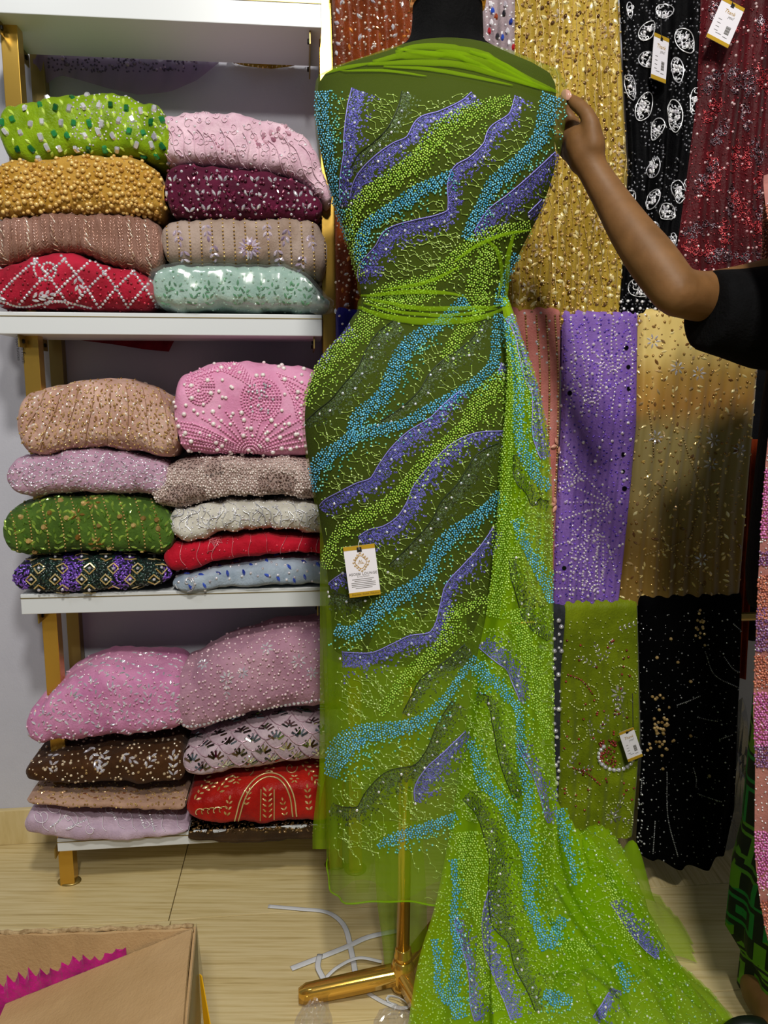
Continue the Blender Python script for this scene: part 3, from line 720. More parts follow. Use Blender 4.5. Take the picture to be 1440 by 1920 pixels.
s = bundle('folded_fabric', 'thin dark brown sequined folded fabric beneath red gold-embroidered one', [(352, 1534), (420, 1536), (520, 1533), (640, 1524)],
           [(352, 1548), (400, 1553), (500, 1553), (640, 1544)], cloth('dark_brown', '#2a1c0c', '#3c2a14'), df=-.034, pe=18, group=G1)
emb(s.t, 'sequin', s, [(p[0], p[1], U(0, 180), 9, 6) for p in area_pts(s, 6.5, .5)], 'disc', gem('bronze_sequin', '#8a6a3c', '#221406', .8, .25), tilt=.7)

# ---- pieces hanging down behind the boards
def hang_flap(name, label, outline, d, mat, cat='hanging fabric', tilt=.02):
    V = []; n = 14; cols = 26; xs0, xs1 = outline[0][0], outline[-1][0]
    ytop = outline[0][2]
    for i in range(cols):
        x = xs0+(xs1-xs0)*i/(cols-1); b = interp([(q[0], q[1]) for q in outline], x); tp = interp([(q[0], q[2]) for q in outline], x)
        for j in range(n):
            y = tp+(b-tp)*j/(n-1); V.append(on_d(x, y, d+.006*math.sin(x*.12+j*.3)+.004*math.sin(x*.31)))
    F = grid_faces(cols, n)
    t = thing(name, label, cat, on_d((xs0+xs1)/2, interp([(q[0], q[1]) for q in outline], (xs0+xs1)/2), d))
    mesh('cloth', V, F, mat, t); s_ = Surf(V, F); s_.t = t; return s_
M_lilactulle = sheer('lilac_tulle', '#96809f', .78, .3)
s = hang_flap('hanging_tulle', 'lilac tulle with purple pearls drooping behind the topmost board', [(62, 118, 70), (85, 160, 70), (110, 140, 75), (150, 150, 75), (200, 165, 78), (260, 178, 80), (320, 172, 84), (370, 150, 88), (410, 118, 90)], .195, M_lilactulle)
it = [(150+k*8+U(-3, 3), 122+8*math.sin(k*.4)+U(-5, 5), 0, 5, 5) for k in range(28)]+[(118, 110, 0, 9, 9), (126, 120, 0, 9, 9), (240, 121, 0, 9, 9), (252, 119, 0, 8, 8)]
emb(s.t, 'pearl', s, it, 'pearl', gem('plum_pearl', '#b09ab8', '#4a3558', .2, .25))
emb(s.t, 'bead', s, [(U(90, 370), U(108, 135), 0, 4, 4) for _ in range(150)], 'bead', gem('plum_bead', '#5c4470', '#2c1c3a', .3, .2))
s = hang_flap('hanging_cloth', 'mustard gold scalloped cloth edge drooping behind the topmost board', [(425, 114, 96), (460, 124, 98), (510, 129, 100), (550, 124, 103), (575, 113, 104)], .195, cloth('mustard_edge', '#8c6a1c', '#a88428'))
emb(s.t, 'bead', s, [(430+k*9, 112+12*math.sin(k/16*3.14)+2, 0, 5, 5) for k in range(17)], 'bead', M_goldgem)
s = hang_flap('hanging_cloth', 'dark red cloth end drooping below the board over the rose gold bundle', [(88, 630, 600), (150, 638, 600), (215, 646, 600), (270, 655, 600), (322, 660, 600), (326, 640, 600)], .19, cloth('dark_red', '#6a0f1c', '#7c1424'))
# ================================================================== rack of hanging fabrics
rack = thing('garment_rack', 'gold metal wall rack behind the dress form holding hung fabrics', 'rack', sh(1.05, .0, 0))
for aa in (.645, 1.487):
    p = sbox('post', aa, .03, 1.3, (.03, .03, 2.6), M_gold, rack, .0012)
    lathe('foot_plate', [(.026, 0), (.026, .003), (.018, .004)], M_golddull, sh(aa, .03, 0), p, 20)
TIER = [(2.02, -.03), (zf(1120, 592, -.05)-.012, -.05), (zf(1120, 1152, -.05)-.012, -.06)]
for z, d in TIER:
    tube('rail', [sh(.63, d, z), sh(1.53, d, z)], .0095, M_gold, rack, 14)
    for aa in (.645, 1.487): tube('rail_arm', [sh(aa, .03, z), sh(aa, d, z)], .007, M_gold, rack, 10)
G2 = 'fabrics hung on the rack'
def hang(label, left, right, y0, bottom, tier, mat, d0=None, d1=None, pleats=7, amp=.006, over=True, name='hung_fabric', seed=0.0, sharp=False):
    zr, dr = TIER[tier]; d0 = dr-.016 if d0 is None else d0; d1 = d0-.01 if d1 is None else d1
    nu, nv = 90, 64; V = []
    bl, br = bottom[0], bottom[-1]
    al = lambda y: az(interp([(q[1], q[0]) for q in left], y), y, d0)[0]
    ar = lambda y: az(interp([(q[1], q[0]) for q in right], y), y, d0)[0]
    for i in range(nu):
        u = i/(nu-1)
        xb = bl[0]+(br[0]-bl[0])*u; yb = interp([(q[0], q[1]) for q in bottom], xb)
        col = []
        for j in range(nv):
            v = j/(nv-1); y = y0+(yb-y0)*v
            a = al(y)+(ar(y)-al(y))*u
            dd = d0+(d1-d0)*v
            z = on_d(720, y, dd).z
            e = min(1, 4*u, 4*(1-u))
            f = math.sin(2*math.pi*pleats*(u+.03*math.sin(5*v+seed))+seed)
            if sharp: f = 1-2*abs(f)**.6
            w = amp*(.08+.92*min(1, v*2.2))*f + amp*.5*noise.noise(Vector((u*6+seed, v*3, seed)))*2
            ed = .012*max(0, 1-u/.05)**2 + .012*max(0, 1-(1-u)/.05)**2
            col.append(sh(a, dd+w*(.4+.6*e)+ed, max(z, .004)))
        if over:                                # over the rail and down behind it
            p = col[0]; a_, d_ = ad(p); zt = p.z; pre = []
            r = abs(dr-d_)+.002
            for k in range(10, 0, -1):
                an = math.pi*k/10; pre.append(sh(a_, d_ + r*(1-math.cos(an)), zt + min(r, .02)*math.sin(an)))
            pre = [sh(a_, d_+2*r, zt-.10), sh(a_, d_+2*r, zt-.05)] + pre
            col = pre+col
        V += col
    n = len(V)//nu; F = grid_faces(nu, n)
    t = thing(name, label, 'hanging fabric', sh(al((y0+bl[1])/2)+.05, d1, min(v.z for v in V)), G2)
    mesh('hanging_cloth', V, F, mat, t)
    s_ = Surf(V, F); s_.t = t
    s_.box = (min(q[0] for q in left), max(q[0] for q in right), max(y0, -60), max(q[1] for q in bottom)); return s_
# ---- highest row
s = hang('rust orange hung fabric with clear and amber crystal petals', [(618, -160), (626, 100), (630, 600)], [(790, -160), (790, 600)], -160, [(630, 604), (790, 604)], 0, cloth('rust', '#582204', '#7c340a', 16, .4), pleats=5, seed=1.0)
it = [(p[0], p[1], U(0, 180), U(11, 15), U(6, 8)) for p in gridpts(625, 780, -20, 600, 27, .45)]
emb(s.t, 'clear_petal', s, it[::2], 'marq', M_silver, True); emb(s.t, 'amber_petal', s, it[1::2], 'marq', gem('amber', '#d88a34', '#7a3408', .5, .14), True)
emb(s.t, 'rhinestone', s, [(p[0], p[1], 0, r, r) for p in gridpts(625, 780, -20, 600, 12, .5) for r in [random.choice([3.5, 4.5, 6])]], 'round', gem('amber_clear', '#f6e6d4', '#8a4a18', .8, .12))
s = hang('narrow silvery lilac hung fabric with multicoloured oval gems', [(880, -160), (885, 300)], [(970, -160), (966, 300)], -160, [(885, 330), (966, 330)], 0, cloth('silver_lilac', '#8a7a80', '#a6969a'), pleats=3, seed=2.0)
for nm, c1, c2, pts in [('blue_gem', '#3058d0', '#122a80', [(942, 70, 95), (955, 122, 80), (924, 20, 90), (958, 40, 95)]), ('amber_gem', '#c0541c', '#6a2408', [(930, 31, 85), (925, 97, 90), (933, 106, 95)]),
                        ('dark_gem', '#3a3438', '#14121a', [(932, 68, 90), (914, 105, 90), (945, 25, 90)]), ('red_gem', '#b0202c', '#5a0a12', [(962, 88, 90), (918, 58, 90)]), ('clear_gem', '#f4f0f6', '#b0a8b4', [(952, 58, 90), (940, 95, 90), (921, 8, 90), (948, 8, 90), (955, 80, 80), (928, 125, 80), (940, 130, 80), (922, 42, 90)])]:
    emb(s.t, nm, s, [(x, y, a, 14, 8.5) for x, y, a in pts], 'drop', gem(nm+'_glass', c1, c2, .4, .1), True)
emb(s.t, 'bead', s, [(p[0], p[1], 0, 4.5, 4.5) for p in gridpts(885, 966, -10, 320, 13, .5)], 'round', M_silverw)

s = hang('long golden yellow hung fabric with pale gold petals and brown stones', [(950, -160), (962, 0), (952, 300), (946, 594)], [(1160, -160), (1166, 0), (1180, 300), (1163, 594)], -160, [(946, 592), (1050, 600), (1163, 590)], 0,
         cloth('golden', '#8a6f1c', '#b3973a', 10, .45, stretch=(1, 1, .25)), pleats=9, amp=.005, seed=3.0)
it = [(p[0], p[1], U(0, 180), U(12, 17), U(6.5, 9)) for p in gridpts(948, 1178, -20, 595, 20, .45)]
M_paleg = gem('pale_gold_petal', '#fbeeb4', '#d2ae58', .4, .2)
emb(s.t, 'pale_petal', s, it, 'marq', M_paleg, True, h=.3)
it = [(p[0], p[1], 0, U(7, 9), U(7, 9)) for p in gridpts(948, 1178, -20, 595, 23, .5)]
emb(s.t, 'brown_stone', s, it, 'round', gem('brown_stone', '#d8b06c', '#4c2a0c', .8, .12))
it = [(p[0], p[1], 0, r, r) for p in gridpts(948, 1178, -20, 595, 11, .5) for r in [random.choice([3.5, 4, 5.5])]]
emb(s.t, 'bead', s, it, 'bead', gem('gold_bead', '#f4d68a', '#a87a2c', .8, .18))
it = []
for (x, y) in [(1160, 280), (1158, 310), (1060, 90), (985, 230), (1120, 420), (1010, 470), (1100, 540), (1050, 30), (1140, 60), (990, 540)]: it += flower(x, y, 9, 6, 12, 6.5, U(0, 1))
emb(s.t, 'crystal_petal', s, it, 'marq', gem('champagne_crystal', '#fff3de', '#b8935c', .75, .1), True, h=.5)
pt = []
for k in range(16): pt += s.runs([(960+k*14+U(-4, 4), y) for y in range(0, 590, 30)], .002)
tubes('gold_thread', pt, .0006, M_goldcord, s.t)

s = hang('black hung fabric with silver paisley motifs and pearl-dotted hem', [(1160, -160), (1168, 0), (1181, 300), (1155, 594)], [(1325, -160), (1320, 0), (1310, 150), (1290, 300), (1266, 480), (1245, 600)], -160,
         [(1150, 592), (1200, 602), (1245, 600)], 0, cloth('black_net', '#040405', '#0b0b0d', 18, .7, 0, spec=.05), pleats=4, amp=.008, seed=4.2)
mot = [(1213, 58, 40, 24, -60), (1245, 22, 26, 32, 90), (1284, 78, 50, 32, 62), (1270, 132, 48, 24, 80), (1182, 165, 48, 16, 80), (1213, 113, 30, 28, 60), (1207, 200, 56, 28, -70), (1265, 218, 62, 28, 85), (1303, 190, 50, 18, 98), (1232, 243, 44, 22, 110), (1226, 315, 40, 24, -65), (1224, 374, 42, 22, -60), (1272, 360, 44, 24, 82), (1251, 398, 32, 30, 30), (1184, 370, 24, 14, 80), (1262, 452, 30, 12, 95), (1230, 425, 20, 8, 60), (1198, 542, 40, 30, 30), (1288, 345, 20, 8, 95), (1180, 20, 30, 10, 85)]
for (x, y, L, W, an) in mot:
    a = math.radians(an); pts = []
    for k in range(21):
        t = 2*math.pi*k/20; ex, ey = math.cos(t)*L*.5, math.sin(t)*W*.5*(1-.25*math.cos(t)); pts.append((x+ex*math.cos(a)-ey*math.sin(a), y+ex*math.sin(a)+ey*math.cos(a)))
    pp = s.runs(pts, .002)
    for k in range(int(L*W/70)):
        r, t = math.sqrt(U(0, .75)), U(0, 6.28); ex, ey = math.cos(t)*L*.5*r, math.sin(t)*W*.5*r
        pp += s.runs(spiral(x+ex*math.cos(a)-ey*math.sin(a), y+ex*math.sin(a)+ey*math.cos(a), U(4, 6), .9, 8, U(0, 6)), .002)
    tubes('paisley_motif', pp, .0012, M_silvercord, s.t, 4)
    emb(s.t, 'sequin', s, [(x+U(-.3, .3)*W, y+U(-.35, .35)*W, 0, 6, 6) for k in range(int(L*W/110))], 'disc', M_silverw, lift=.002)
emb(s.t, 'pearl', s, [(p[0], p[1], 0, 6.2, 6.2) for p in gridpts(1150, 1250, 565, 606, 14, .2)], 'pearl', gem('hem_pearl', '#ffffff', '#e0dce0', .1, .2))
emb(s.t, 'black_bead', s, [(p[0], p[1], 0, 4.2, 4.2) for p in gridpts(1155, 1320, -10, 600, 8, .5) if noise.noise(Vector((p[0]*.03, p[1]*.02, 1))) > -.05], 'round', gem('jet_bead', '#8a8a92', '#08080a', .8, .14), tilt=.3)

s = hang('burgundy hung fabric with glittering red and plum feather motifs', [(1312, -160), (1306, 0), (1298, 150), (1262, 430), (1256, 500), (1232, 604)], [(1560, -160), (1540, 604)], -160,
         [(1240, 604), (1540, 600)], 0, cloth('burgundy', '#38040a', '#500812', 14, .5), d0=-.034, pleats=6, amp=.008, seed=5.1)
rd = [(1370, 50, 80, 24, 95), (1430, 150, 60, 22, 75), (1335, 205, 56, 24, -60), (1335, 300, 40, 20, 70), (1380, 290, 70, 14, 95), (1330, 345, 80, 22, -50), (1390, 390, 80, 26, 60), (1310, 465, 70, 30, 10), (1400, 300, 50, 20, 100), (1425, 440, 50, 24, 80), (1360, 440, 60, 20, 85), (1312, 560, 70, 22, 0), (1440, 60, 50, 22, 80), (1420, 340, 60, 16, 95)]
pl_ = [(1338, 150, 60, 26, -60), (1376, 145, 60, 24, 80), (1405, 150, 70, 22, 90), (1430, 50, 50, 20, 80), (1350, 250, 66, 22, -62), (1325, 330, 80, 26, -58), (1310, 430, 70, 28, -12), (1370, 375, 70, 16, 95), (1420, 290, 60, 20, 75), (1425, 385, 60, 22, 90), (1350, 480, 70, 26, -4), (1410, 482, 60, 22, 0), (1340, 20, 50, 20, 90), (1400, 220, 60, 18, 80)]
for nm, lst, mt in (('red_feather_motif', rd, gem('red_glitter', '#e0545c', '#8c0c18', .6, .2)), ('plum_feather_motif', pl_, gem('plum_glitter', '#9a7f8c', '#28101c', .7, .2))):
    for (x, y, L, W, an) in lst:
        a = math.radians(an); pp = []
        for k in range(int(L*W/34)):
            r, t = math.sqrt(U(0, 1)), U(0, 6.28); ex, ey = math.cos(t)*L*.5*r, math.sin(t)*W*.5*r
            pp += s.runs(spiral(x+ex*math.cos(a)-ey*math.sin(a), y+ex*math.sin(a)+ey*math.cos(a), U(3, 5), .8, 7, U(0, 6)), .0012)
        tubes(nm, pp, .0009, mt, s.t, 3)
emb(s.t, 'rhinestone', s, [(p[0], p[1], 0, 5.5, 5.5) for p in gridpts(1250, 1450, -10, 600, 28, .5)], 'round', gem('rosy_stone', '#ffe8e8', '#d08a94', .7, .1))
emb(s.t, 'bead', s, [(p[0], p[1], 0, 3.4, 3.4) for p in gridpts(1250, 1450, -10, 600, 13, .5)], 'bead', gem('wine_bead', '#c4404c', '#5a0a14', .5, .2))

# ---- middle row
s = hang('navy blue hung fabric, mostly hidden beside the shelf post', [(630, 590), (634, 1150)], [(760, 590), (760, 1150)], 594, [(634, 1148), (760, 1148)], 1, cloth('navy', '#140f5a', '#1f1a78'), pleats=4, seed=1.7)
emb(s.t, 'rhinestone', s, [(p[0], p[1], 0, 5, 5) for p in gridpts(632, 750, 592, 1140, 26, .5)], 'round', M_silver)
s = hang('salmon pink hung fabric with gold bead strings and fabric flowers', [(925, 590), (925, 1150)], [(1055, 590), (1052, 800), (1042, 1000), (1036, 1150)], 590, [(925, 1150), (1036, 1150)], 1, cloth('salmon', '#b0625c', '#c67f76', 12, .55), pleats=4, amp=.004, seed=2.4)
it = []
for x in (985, 1006, 1024, 1040, 1049): it += string_items([(x, 592), (x+6, 700), (x+4, 850), (x-4, 1000), (x-6, 1100)], 5, 4.5)
emb(s.t, 'gold_bead', s, it, 'bead', M_goldgem)
emb(s.t, 'rhinestone', s, [(p[0], p[1], 0, 5.5, 5.5) for p in gridpts(975, 1050, 595, 1140, 22, .5)], 'round', M_silver)
M_petal = plain('salmon_petal', '#d59a84', .5)
emb(s.t, 'flower_petal', s, flower(1043, 946, 9, 6, 16, 9)+flower(1046, 835, 9, 5, 15, 8, .4), 'marq', M_petal, True, h=.25, lift=.004)

s = hang('violet purple hung fabric with rhinestone sprays', [(1057, 592), (1054, 800), (1042, 1000), (1034, 1152)], [(1200, 592), (1196, 800), (1181, 950), (1158, 1152)], 594, [(1034, 1150), (1158, 1152)], 1, cloth('violet', '#6a4a98', '#8a68ba', 9, .5, stretch=(1, 1, .2)), pleats=7, amp=.003, seed=3.3)
st = []
for (cx, cy, ba) in [(1150, 950, 180), (1110, 760, -90), (1120, 1110, -120), (1150, 700, -100), (1090, 900, 200), (1130, 1000, 120)]:
    for k in range(6):
        a = math.radians(ba-50+k*20); L = U(60, 120)
        st += string_items([(cx, cy), (cx+math.cos(a)*L*.5+U(-5, 5), cy+math.sin(a)*L*.5), (cx+math.cos(a)*L, cy+math.sin(a)*L+8)], 6.5, 4.6)
for x in (1070, 1095, 1122, 1150, 1178): st += string_items([(x, 600), (x+8, 680), (x-4, 780)], 7.5, 4.6)
for x in (1075, 1098, 1122): st += string_items([(x, 960), (x-3, 1040), (x-8, 1140)], 8.5, 5)
M_vst = gem('violet_clear_stone', '#fff6fb', '#b79ad6', .75, .1)
emb(s.t, 'rhinestone', s, st, 'round', M_vst)
emb(s.t, 'rhinestone', s, [(p[0], p[1], 0, r, r) for p in gridpts(1036, 1198, 595, 1150, 24, .5) for r in [random.choice([4, 5.5, 7])]], 'round', M_vst)
emb(s.t, 'violet_sequin', s, [(p[0], p[1], 0, 4.5, 4.5) for p in gridpts(1036, 1198, 595, 1150, 11, .5)], 'disc', gem('violet_sequin', '#8a5ce8', '#3a1f90', .5, .2), tilt=.2)
emb(s.t, 'black_button_sequin', s, [(1174, 652, 0, 10, 10), (1178, 688, 0, 9, 9), (1179, 729, 0, 9, 9), (1068, 737, 0, 10, 10), (1168, 852, 0, 10, 10), (1168, 884, 0, 9, 9), (1171, 916, 0, 10, 10), (1058, 1065, 0, 9, 9)], 'disc', plain('jet_disc', '#0a0810', .2), True)

s = hang('champagne gold hung fabric with brown bands and painted sleeve shade, leaf beads and branching strings', [(1201, 590), (1196, 800), (1181, 950), (1158, 1152)], [(1440, 590), (1425, 700), (1405, 900), (1384, 1140)], 588, [(1158, 1150), (1384, 1142)], 1,
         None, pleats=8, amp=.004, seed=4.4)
m, nt, b = newmat('champagne_ombre_shade')
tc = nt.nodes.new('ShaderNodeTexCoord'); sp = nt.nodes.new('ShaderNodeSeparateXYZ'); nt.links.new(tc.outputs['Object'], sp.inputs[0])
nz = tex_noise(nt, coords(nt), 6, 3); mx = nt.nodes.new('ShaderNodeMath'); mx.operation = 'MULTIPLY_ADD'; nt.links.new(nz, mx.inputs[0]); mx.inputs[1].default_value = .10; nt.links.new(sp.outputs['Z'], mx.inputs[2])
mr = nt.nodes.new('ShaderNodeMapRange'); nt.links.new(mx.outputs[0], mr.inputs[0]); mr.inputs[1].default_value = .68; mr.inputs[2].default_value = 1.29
nt.links.new(ramp(nt, mr.outputs[0], [(0, lin('#7a5c1c')), (.22, lin('#80601f')), (.44, lin('#8c7a46')), (.62, lin('#97864e')), (.72, lin('#a5762c')), (.82, lin('#b08a3c')), (.90, lin('#d8bd70'))]), b.inputs['Base Color'])  # brown under the bright top is partly sleeve shade painted into the colour
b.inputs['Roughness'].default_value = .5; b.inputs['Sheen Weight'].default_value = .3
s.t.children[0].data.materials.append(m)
it = [(p[0], p[1], U(0, 180), U(10, 15), U(5, 7)) for p in gridpts(1165, 1430, 592, 1145, 25, .48)]
emb(s.t, 'leaf_bead', s, it[::2], 'marq', M_paleg, True, h=.3); emb(s.t, 'crystal_leaf', s, it[1::2], 'marq', gem('topaz', '#f3d49a', '#6a3c10', .8, .12), True)
emb(s.t, 'rhinestone', s, [(p[0], p[1], 0, r, r) for p in gridpts(1165, 1430, 592, 1145, 16, .5) for r in [random.choice([3.5, 4.5, 6])]], 'round', M_goldgem)
it = []
for (x0, y0, x1, y1) in [(1215, 760, 1225, 855), (1280, 820, 1330, 940), (1310, 950, 1290, 1010), (1240, 1010, 1320, 1100), (1345, 920, 1355, 1010), (1250, 900, 1200, 960), (1290, 1010, 1210, 1040), (1320, 1000, 1250, 1150), (1350, 1020, 1300, 1070)]:
    it += string_items([(x0, y0), ((x0+x1)/2+U(-8, 8), (y0+y1)/2), (x1, y1)], 5, 4)
emb(s.t, 'bead_string', s, it, 'bead', gem('bronze_bead', '#d9bd80', '#6f5220', .7, .2))
it = []
for (x, y) in [(1337, 826), (1333, 870), (1386, 845), (1310, 700), (1225, 640), (1270, 690), (1315, 1050), (1230, 820)]: it += flower(x, y, 9, 7, 12, 5)
emb(s.t, 'clear_petal', s, it, 'marq', M_silver, True)

# ---- lowest row
s = hang('dark grey hung fabric edge with large clear stones', [(1010, 1150), (1010, 1560)], [(1062, 1150), (1052, 1300), (1046, 1560)], 1158, [(1010, 1540), (1046, 1540)], 2, cloth('charcoal', '#24262c', '#34363c'), d0=-.085, d1=-.10, pleats=1, seed=.4)
emb(s.t, 'clear_stone', s, [(p[0], p[1], 0, r, r) for p in gridpts(1015, 1060, 1160, 1540, 15, .45) for r in [random.choice([6, 8, 10])]], 'round', M_silver)
s = hang('olive lime hung fabric with silver leaf beadwork and red bead swirls', [(1057, 1150), (1046, 1300), (1038, 1600)], [(1199, 1150), (1196, 1400), (1174, 1610)], 1154, [(1038, 1612), (1110, 1606), (1174, 1596)], 2, cloth('olive_lime', '#5c6a08', '#7c8c10', 10, .45), d0=-.085, d1=-.12, pleats=5, amp=.004, seed=1.4)
it = []
for (x, y, a) in [(1128, 1240, -110), (1135, 1235, -70), (1118, 1250, -150), (1112, 1390, -100), (1122, 1375, -60), (1065, 1440, -60), (1075, 1450, -20), (1150, 1310, 60), (1165, 1310, 110), (1160, 1180, -20), (1150, 1530, -60), (1150, 1530, 20)]: it += sprig(x, y, a, 4, 8, 4, 9)
M_dim = gem('shaded_silver', '#d4d2cc', '#6a6860', .9, .15)  # silver toned down: shade of the lowest row put into the colour
emb(s.t, 'silver_bead', s, it, 'marq', M_dim)
it = flower(1160, 1300, 10, 7, 14, 6)+flower(1148, 1532, 9, 7, 12, 5); emb(s.t, 'silver_petal', s, it, 'marq', M_dim, True)
it = [(1155+math.cos(t)*32, 1418+math.sin(t)*26, 0, 9, 9) for t in np.linspace(.3, 3.9, 14)]; emb(s.t, 'clear_stone', s, it, 'round', M_silver)
it = []
for (x, y, r, ph) in [(1160, 1275, 38, 0), (1100, 1300, 36, 2), (1150, 1530, 46, 1), (1090, 1480, 30, 3), (1085, 1370, 28, 2.5)]: it += string_items(spiral(x, y, r, 1.1, 26, ph), 5, 4)
emb(s.t, 'green_bead', s, it, 'bead', gem('lime_clear', '#dfe6a0', '#8a9a3a', .5, .2))
it = [(U(1055, 1190), U(1190, 1560), 0, 5, 5) for _ in range(60)]+[(1140+U(-16, 16), 1410+U(-22, 22), 0, 5, 5) for _ in range(50)]+string_items([(1075, 1440), (1100, 1450), (1125, 1470)], 5, 4.5)+string_items([(1065, 1265), (1090, 1275), (1110, 1300)], 5, 4.5)
emb(s.t, 'red_bead', s, it, 'bead', gem('red_bead', '#a83a34', '#5a1412', .3, .2))
emb(s.t, 'bead', s, [(p[0], p[1], 0, 3.6, 3.6) for p in gridpts(1042, 1196, 1158, 1600, 15, .5)], 'bead', MATS['lime_clear'])
olive = s
s = hang('long black hung fabric with tiny scattered stones beside the rack post', [(1200, 1150), (1197, 1450), (1180, 1600), (1178, 1690)], [(1396, 1150), (1386, 1300), (1362, 1560), (1336, 1660)], 1150, [(1180, 1632), (1215, 1650), (1255, 1664), (1300, 1664), (1320, 1650), (1336, 1648)], 2, cloth('black_velvet', '#020203', '#060607', 14, .95, 0, spec=.03), d0=-.09, d1=-.135, pleats=3, amp=.010, seed=2.2)
M_small = gem('tiny_clear', '#d8d8dc', '#55535a', .7, .1)
emb(s.t, 'tiny_stone', s, [(p[0], p[1], 0, r, r) for p in gridpts(1180, 1394, 1152, 1655, 16, .5) for r in [random.choice([1.8, 2.2, 2.8, 3.6])]], 'round', M_small)
it = [(1238+random.gauss(0, 12), 1365+random.gauss(0, 30), 0, 6.5, 6.5) for _ in range(45)]+[(1316+random.gauss(0, 9), 1175+random.gauss(0, 16), 0, 6, 6) for _ in range(18)]+[(x, y, 0, 7, 7) for x, y in [(1258, 1198), (1232, 1233), (1271, 1242), (1295, 1278), (1295, 1380), (1330, 1455)]]
emb(s.t, 'gold_stone', s, it, 'round', gem('topaz_stone', '#e8c48a', '#8a6a34', .8, .1))
it = []
for pth in [[(1322, 1222), (1340, 1265), (1390, 1292)], [(1270, 1322), (1290, 1315), (1312, 1305)], [(1358, 1232), (1375, 1255), (1392, 1262)], [(1250, 1448), (1252, 1530), (1271, 1605)], [(1308, 1345), (1330, 1350), (1345, 1352)], [(1300, 1440), (1305, 1460), (1304, 1475)], [(1228, 1540), (1224, 1600)], [(1308, 1488), (1330, 1496), (1352, 1503)], [(1350, 1386), (1372, 1378)], [(1375, 1170), (1390, 1185), (1395, 1205)], [(1204, 1460), (1202, 1490)]]: it += string_items(pth, 3.2, 2.8)
emb(s.t, 'bead_string', s, it, 'bead', M_small)
emb(s.t, 'clear_stone', s, [(p[0], p[1], 0, 4.5, 4.5) for p in gridpts(1195, 1205, 1300, 1600, 9, .5)], 'round', M_small)
BLACK3 = s
# ================================================================== dress form
YM = 1.263
M_black = cloth('black_jersey', '#050506', '#0a0a0b', 30, .9, 0)
M_polgold = plain('polished_gold', '#e2b452', .14, metal=.82)
ROWS = [(8, 769, 909, .058, .058), (60, 766, 911, .058, .06), (85, 756, 914, .06, .064), (105, 725, 945, .064, .07), (120, 680, 985, .07, .075), (135, 625, 1030, .074, .08),
        (150, 597, 1056, .078, .082), (180, 590, 1062, .085, .088), (250, 592, 1056, .115, .09), (330, 606, 1040, .125, .088), (400, 630, 1016, .115, .082), (470, 653, 981, .10, .078),
        (540, 671, 950, .092, .078), (575, 671, 946, .09, .08), (620, 645, 960, .098, .09), (670, 602, 985, .108, .105), (720, 577, 1003, .118, .12), (780, 567, 1010, .125, .13),
        (850, 573, 1005, .128, .13), (920, 586, 993, .126, .12), (1000, 600, 980, .122, .11), (1100, 612, 965, .115, .10), (1210, 620, 955, .11, .10)]
def row(y, rin=0.0):
    L = sinterp([(r[0], r[1]) for r in ROWS], y); R = sinterp([(r[0], r[2]) for r in ROWS], y)
    bf = sinterp([(r[0], r[3]) for r in ROWS], y); bb_ = sinterp([(r[0], r[4]) for r in ROWS], y)
    if rin: R -= rin*max(0, min(1, (y-110)/40))*max(0, min(1, (310-y)/60))
    l, r = at_Y(L, y, YM), at_Y(R, y, YM)
    return (l.x+r.x)/2, (r.x-l.x)/2, bf, bb_, l.z
form = thing('dress_form', 'black headless dress form on a gold tripod stand, draped in green tulle', 'mannequin', (.034, YM, 0))
V = []; seg = 56; ys = [8]+list(range(20, 1211, 14))
for y in ys:
    cx, hw, bf, bb_, z = row(y, 16)
    for k in range(seg):
        a = 2*math.pi*k/seg; b_ = bf if math.cos(a) > 0 else bb_
        V.append(Vector((cx+(hw-.004)*math.sin(a), YM-(b_-.005)*math.cos(a), z)))
F = grid_faces(len(ys), seg, True)+[tuple(range(seg)), tuple((len(ys)-1)*seg+k for k in range(seg-1, -1, -1))]
mesh('torso', V, F, M_black, form)
cx, hw, bf, bb_, ztop = row(8)
lathe('neck_cap', [(hw*1.01, ztop-.004), (hw*1.03, ztop+.004), (hw*1.0, ztop+.012), (hw*.8, ztop+.022), (hw*.3, ztop+.032), (.01, ztop+.05), (.014, ztop+.062), (.004, ztop+.07)], M_polgold, (cx, YM, 0), form, 40)
HUB = Vector((.034, YM, 0)); zb = row(1210)[4]
tube('pole', [HUB+Vector((0, 0, .05)), HUB+Vector((.004, 0, .4)), Vector((row(1210)[0]*.6+.034*.4, YM, zb+.02))], .0122, M_polgold, form, 24)
lathe('collar', [(.0135, .0), (.0165, .001), (.0165, .010), (.0145, .012), (.0145, .022), (.0128, .024)], M_polgold, HUB+Vector((.001, 0, .068)), form, 28)
lathe('hub', [(.020, .012), (.022, .02), (.022, .052), (.018, .064), (.015, .07)], M_polgold, HUB, form, 28)
def leg(tip):
    tip = Vector(tip); d = tip-HUB; L = d.length; d.normalize(); s_ = Vector((-d.y, d.x, 0)); V = []
    n = 16
    for i in range(n):
        t = i/(n-1); c = HUB+d*(L*t); w = .016-.003*t; top = .056-.030*t**1.1; bot = .036*(1-t)+.006 if t < 1 else .006
        bot = .030*(1-t)**1.2+.0
        if i == n-1: w *= .55; top = .022
        pr = [(-w, bot), (-w, top-.008), (-w*.72, top-.001), (0, top), (w*.72, top-.001), (w, top-.008), (w, bot)]
        V += [c+s_*x+Vector((0, 0, z)) for x, z in pr]
    F = grid_faces(n, 7, True)+[tuple(range(7)), tuple((n-1)*7+k for k in range(6, -1, -1))]
    return mesh('leg', V, F, M_polgold, form, smooth=True)
leg(on_floor(560, 1876, .008)); leg(HUB+Vector((.12, -.27, 0))); leg(HUB+Vector((.13, .26, 0)))

